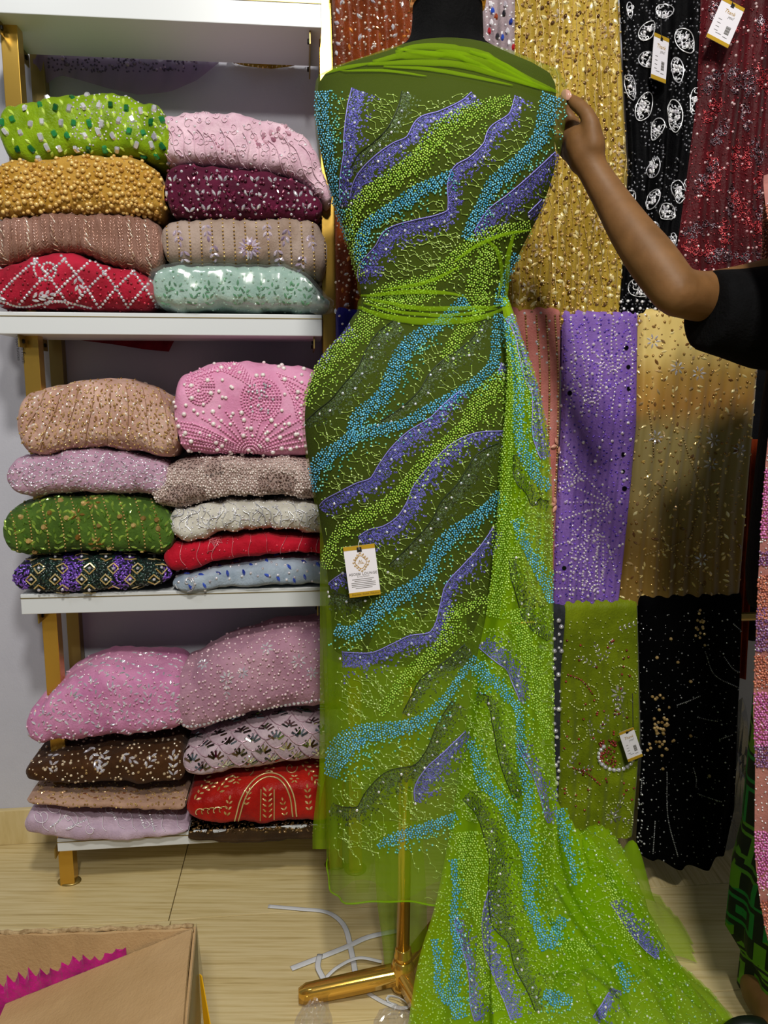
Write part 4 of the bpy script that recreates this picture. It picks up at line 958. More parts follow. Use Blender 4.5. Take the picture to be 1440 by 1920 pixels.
# ================================================================== green tulle draped on the form
M_tulle = sheer('lime_tulle', '#98b43c', .22, .35)
M_fold = sheer('lime_tulle_gathered', '#a2cc1c', .34, .4)
M_under = sheer('lime_tulle_under', '#a2d412', .30, .5)
M_tulle2 = sheer('lime_tulle_double', '#b2de1e', .52, .5)
M_hem = sheer('lime_tulle_hem', '#9cd010', .5, .4)
drape = thing('draped_fabric', 'lime green beaded tulle with blue and purple bands draped over the dress form', 'fabric', (.1, 1.15, 0))
ALLV, ALLF = [], []
def add_surf(V, F):
    o = len(ALLV); ALLV.extend(V); ALLF.extend([tuple(i+o for i in f) for f in F])
rows = []
for y in list(range(108, 1001, 9)): rows.append(row(y)+(y,))
c0, h0, f0, b0, z0 = row(1000)
ZHEM = .262
for k in range(1, 60):
    t = k/59; rows.append((c0+.004*t, h0-.003*t, f0+.006*t, b0, z0+(ZHEM-z0)*t, 1000+700*t))
V = []; nphi = 120
for (cx, hw, bf, bb_, z, y) in rows:
    p0, p1 = -118, (93 if y < 420 else 93+min(1, (y-420)/120)*17)
    sag = max(0, (y-1000)/700)
    for k in range(nphi):
        ph = math.radians(p0+(p1-p0)*k/(nphi-1)); b_ = bf if math.cos(ph) > 0 else bb_
        w = .0
        if y > 1000: w = .005*sag*math.sin(7*ph+1)+.003*sag*math.sin(13*ph)
        wz = 0
        if 520 < y < 620: w += .0022*math.sin((y+8*math.sin(3*ph))*.22)*math.sin(math.pi*(y-520)/100)
        if y < 160: w += .0022*math.sin(y*.25+3*ph)
        zz = z + sag*(.274-ZHEM-.052*math.sin(ph)**2)
        if y > 1500 and ph < -1.35: zz += .06*(-1.35-ph)*(y-1500)/200
        V.append(Vector((cx+(hw+w)*math.sin(ph), YM-(b_+w)*math.cos(ph), zz)))
F = grid_faces(len(rows), nphi); add_surf(V, F)
ks = next(i for i, r in enumerate(rows) if r[5] > 1215)
mesh('tulle_wrap', V[:(ks+1)*nphi], grid_faces(ks+1, nphi), M_tulle, drape)
mesh('tulle_skirt', V[ks*nphi:], grid_faces(len(rows)-ks, nphi), sheer('lime_tulle_skirt', '#a6cc22', .34, .4), drape)
front_surf = Surf(V, F)
hem = V[-nphi:]; tube('hem_edge', [p for p in hem[8:]], .0016, M_hem, drape, 6)
V = []; nl = [r for r in rows if r[5] > 1110]
for (cx, hw, bf, bb_, z, y) in nl:
    sag = (y-1000)/700
    for k in range(70):
        ph = math.radians(-112+(200)*k/69); b_ = bf if math.cos(ph) > 0 else bb_
        w = -.012+.006*math.sin(5*ph+2)*sag+.004*math.sin(11*ph+y*.01)
        zz = z + sag*(.274-ZHEM-.052*math.sin(ph)**2) + .018*sag + max(0, sag-.6)*.04*math.sin(6*ph)
        if y > 1500 and ph < -1.35: zz += .06*(-1.35-ph)*(y-1500)/200
        V.append(Vector((cx+(hw+w)*math.sin(ph), YM-(b_+w)*math.cos(ph), zz)))
mesh('tulle_underlayer', V, grid_faces(len(nl), 70), M_under, drape)
# back layers inside the skirt
V = []; nr = 40; nc = 50
for i in range(nr):
    t = i/(nr-1)
    for k in range(nc):
        ph = math.radians(100+160*k/(nc-1)); zb2 = .34+.05*math.sin(5*ph)+.03*math.sin(11*ph)
        z = z0+.02+(zb2-z0)*t; rr = 1+.05*math.sin(9*ph)*t
        V.append(Vector((c0-.008*t+(h0+.004)*rr*math.sin(ph), YM-(b0+.01)*rr*math.cos(ph), z)))
mesh('tulle_back_layer', V, grid_faces(nr, nc), M_tulle2, drape)
def sheet(name, left, right, yy, Yf, mat, folds=2.0, amp=.012, nu=60, nv=90, ph=0.0, back=.03, add=False, zmin=.004):
    V = []
    y0, y1 = yy
    for i in range(nv):
        y = y0+(y1-y0)*i/(nv-1); xl = sinterp([(q[1], q[0]) for q in left], y); xr = sinterp([(q[1], q[0]) for q in right], y)
        Y = sinterp(Yf, y); g = min(1, (i/(nv-1))*4)
        for k in range(nu):
            u = k/(nu-1); f = math.sin(2*math.pi*folds*u+ph+1.2*math.sin(y*.006)); f2 = math.sin(2*math.pi*folds*2.3*u+y*.01+ph)
            p = at_Y(xl+(xr-xl)*u, y, Y+amp*g*(f+.35*f2)+back*g*(abs(2*u-1)**5))
            if p.z < zmin: p.z = zmin
            V.append(p)
    F = grid_faces(nv, nu); o = mesh(name, V, F, mat, drape)
    if add: add_surf(V, F)
    return o
TL = [(938, 556), (945, 600), (952, 700), (941, 850), (930, 1000), (912, 1150), (893, 1240), (868, 1400), (845, 1550), (815, 1700), (785, 1800), (765, 1920), (735, 2100)]
TR = [(952, 556), (968, 600), (985, 650), (1003, 700), (1018, 760), (1030, 830), (1036, 950), (1038, 1200), (1040, 1400), (1045, 1500), (1040, 1640), (1024, 1800), (1012, 1920), (1000, 2100)]
TY = [(556, 1.185), (600, 1.162), (700, 1.138), (800, 1.126), (1000, 1.116), (1300, 1.11), (1600, 1.10), (1800, 1.08), (1920, 1.05), (2080, 1.0)]
sheet('train', TL, TR, (556, 2085), TY, M_tulle2, 2.2, .011, add=True)
sheet('train_lining', [(x+4, y) for x, y in TL], [(x-3, y) for x, y in TR], (560, 2040), [(y, Y+.03) for y, Y in TY], M_tulle2, 3.1, .008, 50, 60, 1.7)
sheet('train_inner_layer', [(x+8, y) for x, y in TL], [(x-6, y) for x, y in TR], (600, 2000), [(y, Y+.05) for y, Y in TY], M_tulle2, 1.4, .006, 40, 40, .6)
sheet('tulle_tail', [(702, 1560), (706, 1680), (716, 1760), (722, 1822)], [(792, 1560), (800, 1700), (800, 1822)], (1540, 1824), [(1540, 1.33), (1824, 1.30)], M_tulle2, 1.5, .012, 30, 30)
sheet('tulle_corner', [(600, 1430), (592, 1500), (586, 1560), (586, 1590)], [(640, 1430), (640, 1590)], (1430, 1592), [(1430, 1.32), (1592, 1.33)], M_tulle2, 1, .006, 20, 20)
sheet('tulle_inner_fold', [(614, 1330), (616, 1560), (620, 1640)], [(700, 1330), (706, 1560), (690, 1640)], (1330, 1640), [(1330, 1.19), (1640, 1.20)], M_tulle, 1.3, .008, 30, 30)
sheet('tulle_inner_fold', [(655, 1400), (660, 1600), (668, 1672)], [(702, 1400), (704, 1600), (690, 1672)], (1400, 1674), [(1400, 1.21), (1674, 1.22)], M_tulle, 1, .006, 20, 30)
# heap of cloth on the floor
RX = [(.15, .40), (.22, .44), (.29, .42), (.386, .296), (.457, .182), (.5, .105), (.553, .03), (.60, 0)]
V = []; nx, ny = 96, 110
for i in range(nx):
    X = .165+(.605-.165)*i/(nx-1)
    for j in range(ny):
        Y = .80+(1.50-.80)*j/(ny-1)
        g = math.exp(-((Y-1.235)/.25)**2) if Y < 1.235 else math.exp(-((Y-1.235)/.085)**2)
        q = X*2.6+Y*6.2+.35*math.sin(9*X+3*Y); rd_ = (1-abs(math.sin(math.pi*q))) 
        q2 = X*9-Y*3; rd2 = math.sin(2*math.pi*q2*.6+2*math.sin(7*Y))
        hh = sinterp(RX, X)*g
        h = hh*(.70+.40*rd_) + .014*rd2*min(1, hh*8) + .02*noise.noise(Vector((X*14, Y*14, 3)))*min(1, hh*10)
        ext = max(0, X-.50-.06*math.sin(Y*9))
        V.append(Vector((X+.012*math.sin(Y*17)*(X-.16)/.4, Y, max(.004, h+.006))))
F = [f for f in grid_faces(nx, ny) if max(V[i].z for i in f) > .011]; mesh('train_heap', V, F, M_tulle2, drape); add_surf(V, F)
V2 = [v+Vector((0, 0, 0)) for v in V]; V2 = [Vector((v.x, v.y+.01, max(.003, v.z*.86+.01*math.sin(v.x*60+v.y*40)))) for v in V]
mesh('train_heap_lining', V2, F, M_tulle2, drape)
V = []; n = 44
for i in range(n):
    for j in range(n):
        X = .34+.29*i/(n-1); Y = 1.33+.20*j/(n-1)
        h = .20*math.exp(-((X-.47)/.075)**2-((Y-1.425)/.05)**2)*(1+.25*math.sin(X*70+Y*20))+.02*math.exp(-((X-.56)/.04)**2)
        V.append(Vector((X, Y, max(.004, h))))
mesh('tulle_puff', V, [f for f in grid_faces(n, n) if max(V[i].z for i in f) > .008], M_tulle2, drape)
# gathered folds at neck and waist
FS = Surf(ALLV, ALLF)
def fold(pp, r, mat=M_fold, lift=.003):
    r *= .9
    pts = front_surf.pts(resample(pp, 9), lift)
    if len(pts) > 3:
        rr = [r*math.sin(math.pi*min(1, max(.08, i/(len(pts)-1)*.92+.04)))**.6 for i in range(len(pts))]
        tube('tulle_fold', pts, rr, mat, drape, 10, .3, up=Vector((0, 1, 0)))
for pp, r in [([(742, 100), (780, 92), (840, 93), (900, 104), (950, 130), (1000, 160)], .006), ([(700, 118), (760, 106), (840, 106), (910, 122), (980, 155), (1030, 172)], .007),
              ([(690, 124), (780, 120), (860, 124), (940, 146), (1010, 168)], .005), ([(745, 95), (800, 100), (870, 112), (930, 140)], .004), ([(720, 127), (800, 132), (880, 146), (960, 163)], .003), ([(700, 121), (640, 132), (600, 143)], .003), ([(640, 135), (720, 135), (800, 146)], .0022), ([(880, 98), (930, 118), (985, 150), (1045, 176)], .005)]: fold(pp, r)
for pp, r in [([(676, 576), (720, 594), (780, 603), (850, 603), (910, 594), (943, 578)], .006), ([(680, 555), (740, 548), (800, 546), (870, 556)], .004), ([(690, 562), (760, 575), (830, 580), (905, 578), (940, 570)], .004), ([(684, 570), (760, 588), (850, 592), (930, 580)], .003),
              ([(905, 445), (930, 470), (938, 520), (930, 560)], .004), ([(960, 440), (950, 480), (946, 540), (944, 570)], .005), ([(990, 430), (940, 440), (890, 462), (850, 492)], .003), ([(860, 500), (800, 530), (720, 545)], .003)]: fold(pp, r)
for pp, r in [([(1050, 1500), (1075, 1600), (1112, 1690), (1172, 1790), (1200, 1830)], .016), ([(1090, 1560), (1140, 1650), (1190, 1740), (1262, 1850)], .015), ([(1042, 1650), (1095, 1720), (1150, 1800), (1165, 1860)], .013), ([(1130, 1605), (1190, 1700), (1250, 1800), (1312, 1890)], .014),
              ([(1022, 1820), (1090, 1800), (1150, 1835), (1180, 1900)], .015), ([(1030, 1720), (1060, 1760), (1070, 1810), (1040, 1860)], .012), ([(1200, 1810), (1240, 1850), (1262, 1915)], .013), ([(1100, 1840), (1130, 1880), (1140, 1918)], .012)]:
    pts = FS.pts(resample(pp, 9), .003); rr = [r*math.sin(math.pi*min(1, max(.05, i/(len(pts)-1)*.94+.03)))**.7 for i in range(len(pts))]
    rr = [q*1.5 for q in rr]; fv, ff = tube_vf(pts, rr, 14, True, .42); mesh('heap_fold', fv, ff, M_under, drape); add_surf(fv, ff)
FS = Surf(ALLV, ALLF)
# ---- beaded bands, traced as (x, y, width) along each band
BL, PU, LI, DK = 'blue', 'purple', 'lime', 'dark'
BANDS = [
 (BL, [(607, 172, 30), (607, 217, 30), (614, 271, 24), (625, 325, 20), (632, 379, 18), (643, 433, 14), (650, 455, 8)]),
 (PU, [(676, 172, 32), (665, 202, 24), (659, 253, 24), (656, 289, 20), (647, 343, 16), (645, 390, 8)]),
 (DK, [(765, 176, 22), (755, 202, 14), (733, 245, 13), (704, 274, 13), (679, 296, 16), (661, 325, 12)]),
 (PU, [(889, 180, 14), (871, 195, 13), (827, 217, 15), (791, 231, 19), (769, 264, 17), (741, 278, 18), (715, 300, 24), (686, 325, 19), (672, 347, 17), (661, 376, 8)]),
 (LI, [(957, 188, 20), (903, 206, 32), (849, 231, 38), (813, 260, 36), (791, 293, 36), (762, 318, 36), (719, 347, 32), (683, 372, 28), (661, 401, 26), (658, 441, 22), (665, 480, 18), (676, 523, 10)]),
 (PU, [(975, 184, 18), (961, 220, 17), (925, 246, 17), (914, 274, 17), (885, 303, 17), (860, 321, 22), (849, 347, 18), (849, 379, 16), (846, 401, 18), (820, 415, 22), (777, 426, 24), (733, 441, 24), (715, 469, 24), (686, 506, 24), (683, 534, 14)]),
 (BL, [(849, 325, 14), (813, 347, 26), (777, 365, 28), (741, 390, 25), (704, 412, 23), (686, 433, 25), (676, 466, 23), (679, 506, 10)]),
 (BL, [(1038, 182, 46), (1026, 213, 36), (1015, 253, 30), (990, 289, 29), (954, 321, 29), (925, 347, 28), (907, 383, 25), (889, 415, 24), (871, 451, 14)]),
 (PU, [(1044, 289, 10), (1019, 321, 22), (990, 350, 26), (957, 379, 28), (925, 401, 24), (903, 430, 20), (892, 444, 10)]),
 (PU, [(1020, 380, 14), (990, 408, 12)]),
 (LI, [(993, 426, 22), (921, 441, 30), (878, 466, 32), (849, 495, 34), (820, 520, 28), (777, 534, 26), (722, 545, 20), (683, 570, 14)]),
 (LI, [(925, 466, 36), (910, 498, 40), (896, 534, 44), (893, 565, 40), (905, 590, 30)]),
 (LI, [(700, 565, 20), (740, 572, 40), (780, 560, 30), (820, 545, 16)]),
 (BL, [(968, 477, 12), (950, 516, 14), (937, 556, 18), (936, 578, 18)]),
 (LI, [(700, 590, 46), (669, 633, 38), (633, 662, 42), (600, 691, 42), (578, 724, 32), (571, 764, 18)]),
 (PU, [(655, 612, 12), (625, 640, 12), (600, 668, 10), (587, 685, 8)]),
 (DK, [(750, 611, 28), (720, 633, 26), (699, 662, 24), (680, 699, 22), (658, 724, 22), (629, 757, 20), (600, 779, 18), (575, 797, 10)]),
 (BL, [(874, 564, 24), (848, 586, 22), (823, 611, 22), (779, 637, 30), (757, 662, 32), (742, 695, 34), (728, 731, 32), (706, 757, 30), (677, 779, 30), (662, 804, 22), (657, 823, 12)]),
 (LI, [(903, 582, 24), (877, 611, 26), (852, 644, 26), (830, 677, 14)]),
 (DK, [(917, 596, 14), (899, 633, 18), (870, 662, 20), (837, 684, 20), (812, 706, 16), (793, 735, 12), (757, 768, 10), (713, 797, 8)]),
 (BL, [(936, 590, 20), (932, 633, 22), (928, 677, 22), (906, 706, 20), (870, 731, 18), (837, 750, 18), (793, 775, 20), (757, 797, 22), (706, 808, 24), (669, 815, 26), (640, 841, 30), (604, 863, 30), (590, 888, 24), (589, 925, 12)]),
 (PU, [(946, 684, 12), (938, 704, 10)]),
 (PU, [(866, 735, 6), (837, 764, 14), (812, 793, 20), (772, 819, 22), (742, 848, 22), (720, 877, 20), (702, 906, 22), (673, 917, 22), (644, 932, 22), (615, 947, 20), (602, 958, 12)]),
 (LI, [(950, 706, 30), (917, 735, 40), (888, 775, 36), (874, 801, 30), (837, 830, 24), (808, 852, 26), (786, 881, 26), (764, 910, 26), (728, 943, 24), (699, 961, 24), (658, 983, 24), (629, 1012, 22), (615, 1045, 22), (613, 1070, 12)]),
 (PU, [(943, 813, 8), (896, 819, 14), (859, 837, 20), (830, 863, 22), (808, 888, 22), (786, 917, 22), (772, 950, 22), (753, 979, 24), (724, 998, 24), (695, 1005, 22), (673, 1016, 14)]),
 (PU, [(648, 1078, 10), (633, 1092, 16), (618, 1103, 14)]),
 (DK, [(939, 837, 14), (903, 859, 22), (885, 888, 24), (866, 917, 24), (837, 947, 22), (819, 979, 18), (790, 1012, 16), (757, 1045, 14), (730, 1065, 8)]),
 (BL, [(936, 925, 14), (910, 958, 24), (874, 987, 28), (844, 1005, 28), (823, 1034, 28), (808, 1070, 28), (786, 1096, 28), (757, 1114, 30), (720, 1136, 32), (699, 1158, 30), (669, 1184, 26), (648, 1187, 24), (626, 1178, 22)]),
 (PU, [(928, 994, 10), (903, 1034, 16), (874, 1067, 18), (844, 1100, 16), (833, 1140, 16), (823, 1176, 16), (808, 1195, 18), (772, 1202, 20), (742, 1216, 20), (699, 1235, 22), (640, 1240, 34)]),
 (DK, [(622, 1120, 20), (650, 1130, 24), (680, 1128, 14)]),
 (LI, [(910, 1122, 14), (881, 1140, 22), (848, 1147, 26), (844, 1180, 30), (830, 1209, 28), (797, 1240, 26), (759, 1271, 24), (740, 1297, 18), (725, 1324, 14), (714, 1346, 6)]),
 (DK, [(879, 1219, 26), (841, 1249, 22), (800, 1275, 18), (781, 1305, 16), (759, 1342, 10)]),
 (BL, [(892, 1234, 12), (867, 1264, 14), (845, 1297, 14), (822, 1324, 18), (785, 1357, 26), (729, 1369, 30), (672, 1380, 42), (645, 1405, 54), (630, 1432, 42), (620, 1458, 20)]),
 (DK, [(856, 1320, 20), (830, 1361, 20), (811, 1410, 22), (785, 1444, 24), (732, 1459, 26), (699, 1489, 24), (676, 1522, 22), (642, 1524, 22), (618, 1515, 18)]),
 (PU, [(875, 1376, 10), (837, 1421, 22), (807, 1451, 24), (789, 1481, 22), (785, 1507, 10)]),
 (BL, [(856, 1530, 16), (822, 1545, 22), (770, 1564, 24), (732, 1575, 20), (706, 1588, 5)]),
 # train
 (BL, [(943, 598, 14), (959, 643, 16), (970, 685, 18), (974, 727, 20), (974, 789, 22), (978, 831, 22), (997, 877, 24), (1017, 902, 24), (1034, 916, 20)]),
 (LI, [(951, 643, 8), (957, 706, 14), (957, 768, 20), (953, 831, 26), (949, 893, 30), (949, 956, 34), (943, 1000, 40), (945, 1060, 40), (935, 1110, 36), (925, 1160, 30)]),
 (LI, [(967, 640, 10), (978, 700, 14), (990, 745, 12), (1000, 800, 10)]),
 (PU, [(953, 595, 8), (970, 623, 12), (980, 664, 14), (990, 702, 16), (1005, 731, 16), (1009, 768, 18), (1009, 806, 18), (1015, 837, 18), (1027, 860, 16)]),
 (DK, [(970, 852, 8), (974, 893, 16), (992, 918, 18), (1007, 941, 18), (1030, 950, 14)]),
 (BL, [(965, 976, 12), (983, 1016, 18), (1005, 1056, 20), (1023, 1096, 20), (1036, 1133, 16)]),
 (DK, [(961, 1049, 12), (972, 1096, 18), (987, 1144, 20), (1012, 1180, 18), (1034, 1198, 12)]),
 (LI, [(965, 1144, 26), (990, 1216, 30), (1010, 1260, 28), (1002, 1300, 24), (1018, 1340, 24), (1026, 1390, 18)]),
 (PU, [(907, 1205, 22), (931, 1226, 22), (957, 1249, 20), (972, 1282, 16), (982, 1316, 10)]),
 (BL, [(897, 1245, 22), (909, 1271, 24), (935, 1282, 22), (946, 1301, 18), (969, 1324, 14), (976, 1357, 14), (976, 1406, 14), (984, 1455, 16), (991, 1496, 18), (987, 1537, 22), (984, 1575, 26), (995, 1620, 26), (991, 1669, 24), (999, 1706, 24), (1014, 1744, 22), (1021, 1785, 14)]),
 (BL, [(881, 1391, 12), (897, 1425, 20), (905, 1462, 24), (927, 1485, 24), (950, 1522, 20), (965, 1560, 18), (976, 1579, 12)]),
 (DK, [(894, 1305, 14), (924, 1320, 14), (931, 1357, 14), (942, 1410, 18), (957, 1455, 20), (972, 1500, 14)]),
 (PU, [(976, 1395, 8), (999, 1436, 14), (1017, 1477, 16), (1025, 1515, 14), (1032, 1545, 10)]),
 (DK, [(875, 1492, 16), (905, 1522, 22), (920, 1560, 28), (935, 1605, 34), (935, 1669, 38), (939, 1725, 34), (965, 1762, 24), (976, 1807, 22), (999, 1852, 22), (1012, 1897, 12)]),
 (LI, [(879, 1560, 40), (882, 1612, 44), (882, 1661, 40), (894, 1706, 24), (903, 1744, 14), (900, 1800, 14), (915, 1850, 18), (930, 1900, 22)]),
 (PU, [(920, 1672, 10), (912, 1725, 16), (920, 1781, 22), (939, 1830, 24), (957, 1875, 22), (969, 1912, 20)]),
 (BL, [(849, 1612, 12), (856, 1669, 14), (852, 1725, 16), (860, 1781, 18), (856, 1819, 20), (852, 1875, 22), (864, 1912, 24)]),
 (BL, [(815, 1762, 12), (822, 1807, 14), (822, 1852, 14), (845, 1886, 12)]),
 (PU, [(856, 1725, 8), (871, 1762, 14), (882, 1800, 14), (886, 1837, 12), (890, 1880, 16), (900, 1915, 18)]),
 # heap on the floor
 (BL, [(1050, 1518, 22), (1060, 1572, 16), (1075, 1626, 12), (1080, 1662, 8)]),
 (BL, [(1058, 1722, 20), (1042, 1750, 22), (1030, 1780, 12)]),
 (BL, [(1020, 1865, 22), (1045, 1873, 30), (1075, 1880, 16)]),
 (PU, [(1152, 1855, 12), (1135, 1890, 18), (1118, 1915, 18)]),
 (PU, [(1152, 1690, 14), (1183, 1734, 18), (1215, 1772, 18), (1236, 1795, 10)]),
 (BL, [(1161, 1807, 18), (1172, 1840, 18), (1176, 1865, 10)]),
 (LI, [(1140, 1620, 12), (1150, 1680, 16), (1170, 1740, 16), (1200, 1790, 10)]),
 (LI, [(1050, 1780, 20), (1090, 1770, 24), (1120, 1790, 16)]),
]
BM = {BL: gem('blue_bead', '#7cd2f0', '#2490c0', .4, .18, coat=1), LI: gem('lime_bead', '#bce05a', '#76a81c', .2, .22, coat=1), PU: gem('purple_sequin', '#7a72e0', '#3a30a8', .3, .25), DK: gem('dark_green_sequin', '#5a7050', '#0a1208', .6, .2)}
M_bluefade = gem('teal_bead', '#8fe0d0', '#2d9a94', .2, .25)
NAMES = {BL: 'blue_bead_band', LI: 'lime_bead_band', PU: 'purple_sequin_band', DK: 'dark_sequin_band'}
MASK = np.zeros((2200, 1600), np.uint8); YY, XX = np.mgrid[0:2200, 0:1600]
for kind, pts in BANDS:
    for x, y, w in resample(pts, 6):
        r_ = w/2+3; x0, x1, y0, y1 = int(x-r_), int(x+r_)+1, int(y-r_), int(y+r_)+1
        MASK[y0:y1, x0:x1] |= ((XX[y0:y1, x0:x1]-x)**2+(YY[y0:y1, x0:x1]-y)**2 < r_*r_).astype(np.uint8)*(2 if kind == 'lime' else 1)
def free(x, y): return MASK[int(max(0, min(2199, y))), int(max(0, min(1599, x)))] == 0
for kind, pts in BANDS:
    den = resample(pts, 4.3 if kind in (BL, LI) else 3.4); items, fade = [], []
    sp = 4.5 if kind in (BL, LI) else 3.4
    for i in range(len(den)-1):
        x, y, w = den[i]; dx, dy = den[i+1][0]-x, den[i+1][1]-y; L = math.hypot(dx, dy) or 1; nx_, ny_ = -dy/L, dx/L
        if nx_+ny_*.6 < 0: nx_, ny_ = -nx_, -ny_          # the loose side faces right and down
        k = -w/2+(sp/2 if i % 2 else 0)
        while k < w/2+ (w*.9+10):
            prob = 1 if k < w*.38 else max(0, .55*(1-(k-w*.38)/(w*.7+12)))
            if random.random() < prob:
                q = (x+nx_*k+U(-1.1, 1.1), y+ny_*k+U(-1.1, 1.1), U(0, 180))
                sz = {BL: 4.4, LI: 4.3, PU: 4.4, DK: 4.2}[kind]*U(.85, 1.1)
                (items if k < w*.5 else fade).append(q+(sz, sz*.95))
            k += sp*(1 if k < w*.5 else 1.35)
    for lst, mt in ((items, BM[kind]), (fade, M_bluefade if kind == BL else BM[kind])):
        emb(drape, NAMES[kind], FS, lst, 'ring' if kind in (PU, DK) else 'bead', mt, tilt=.35 if kind in (PU, DK) else 0)
cords = {PU: [], DK: []}
for kind, pts in BANDS:
    if kind not in cords: continue
    den = resample(pts, 5); line = []
    for i in range(len(den)-1):
        x, y, w = den[i]; dx, dy = den[i+1][0]-x, den[i+1][1]-y; L = math.hypot(dx, dy) or 1; nx_, ny_ = -dy/L, dx/L
        if nx_+ny_*.6 < 0: nx_, ny_ = -nx_, -ny_
        line.append((x-nx_*(w/2+1), y-ny_*(w/2+1)))
    cords[kind] += FS.runs(line, .0012)
tubes('edge_cord', cords[PU], .0008, plain('lavender_cord', '#8f8ae0', .35), drape, 4); tubes('edge_cord', cords[DK], .0007, plain('bottle_cord', '#1d2c16', .4), drape, 4)
# sparkling larger sequins along the purple and dark bands
it = []
for kind, pts in BANDS:
    if kind in (PU, DK):
        for q in resample(pts, 26): it.append((q[0]+U(-6, 8), q[1]+U(-6, 8), 0, 5.5, 5.5))
emb(drape, 'sparkle_sequin', FS, it, 'disc', gem('sparkle', '#ffffff', '#b8c8e0', .9, .08), tilt=.35, lift=.001)
# zigzag thread veins between the bands, each with tiny beads at its corners
veins, nodes = [], []
def vein(x, y, base, n=8, step=8.5, amp=42):
    pp = [(x, y)]; a = base
    sgn = random.choice((-1, 1))
    for k in range(n):
        a = base+sgn*U(10, amp)+U(-14, 14); sgn = -sgn if random.random() < .7 else sgn
        st_ = step*U(.7, 1.4); x += math.cos(math.radians(a))*st_; y += math.sin(math.radians(a))*st_; pp.append((x, y))
    return pp
def inside(x, y):
    if 560 < y < 606: return random.random() < .4
    if y < 174+ (x-600)*.012 or y > 1600-abs(x-740)*.1: return False
    L = sinterp([(r[0], r[1]) for r in ROWS], min(y, 1200)); return x > L+6 and x < 1050
for p in gridpts(590, 1055, 178, 1595, 17, .4):
    if not inside(*p) or not free(*p): continue
    base = 25+U(-25, 25) if p[1] < 560 else 30+U(-20, 35)
    pp = vein(p[0], p[1], base, random.choice((4, 5, 6, 7)))
    pp = pp[:next((i for i, q in enumerate(pp) if not free(*q)), len(pp))]
    rs = FS.runs(pp, .0010); veins += rs
    for q in pp[::2]: nodes.append((q[0], q[1], 0, 3.4, 3.4))
for p in gridpts(740, 1400, 600, 2080, 24, .45):
    if not free(*p): continue
    xl = sinterp([(q[1], q[0]) for q in TL], p[1])
    if p[0] < xl: continue
    if p[0] > 1040 and p[1] < 1470: continue
    pp = vein(p[0], p[1], random.choice((0, 180))+U(-30, 30), 4, 6)
    veins += FS.runs(pp, .001)
tubes('thread_vein', veins, .00036, plain('pale_thread', '#a9c65c', .4), drape, 3)
emb(drape, 'node_bead', FS, nodes, 'bead', gem('node_bead', '#d8efa0', '#9cc848', .2, .2))
it = [(p[0], p[1], 0, 3.6, 3.6) for p in gridpts(740, 1040, 700, 2080, 7.5, .5) if free(*p) and p[0] > sinterp([(q[1], q[0]) for q in TL], p[1])+2]
emb(drape, 'train_bead', FS, it, 'bead', gem('train_bead', '#bce064', '#7cac2c', .15, .25))
it = [(p[0], p[1], 0, 3.4, 3.4) for p in gridpts(1020, 1400, 1490, 2120, 10, .5) if free(*p)]
emb(drape, 'heap_bead', FS, it, 'bead', MATS['train_bead'])
it = [(p[0], p[1], 0, 5, 5) for p in gridpts(1020, 1400, 1500, 2120, 24, .5)]
emb(drape, 'heap_sequin', FS, it, 'disc', gem('heap_sequin', '#f4ffe0', '#7fbf9c', .8, .1), tilt=.4)

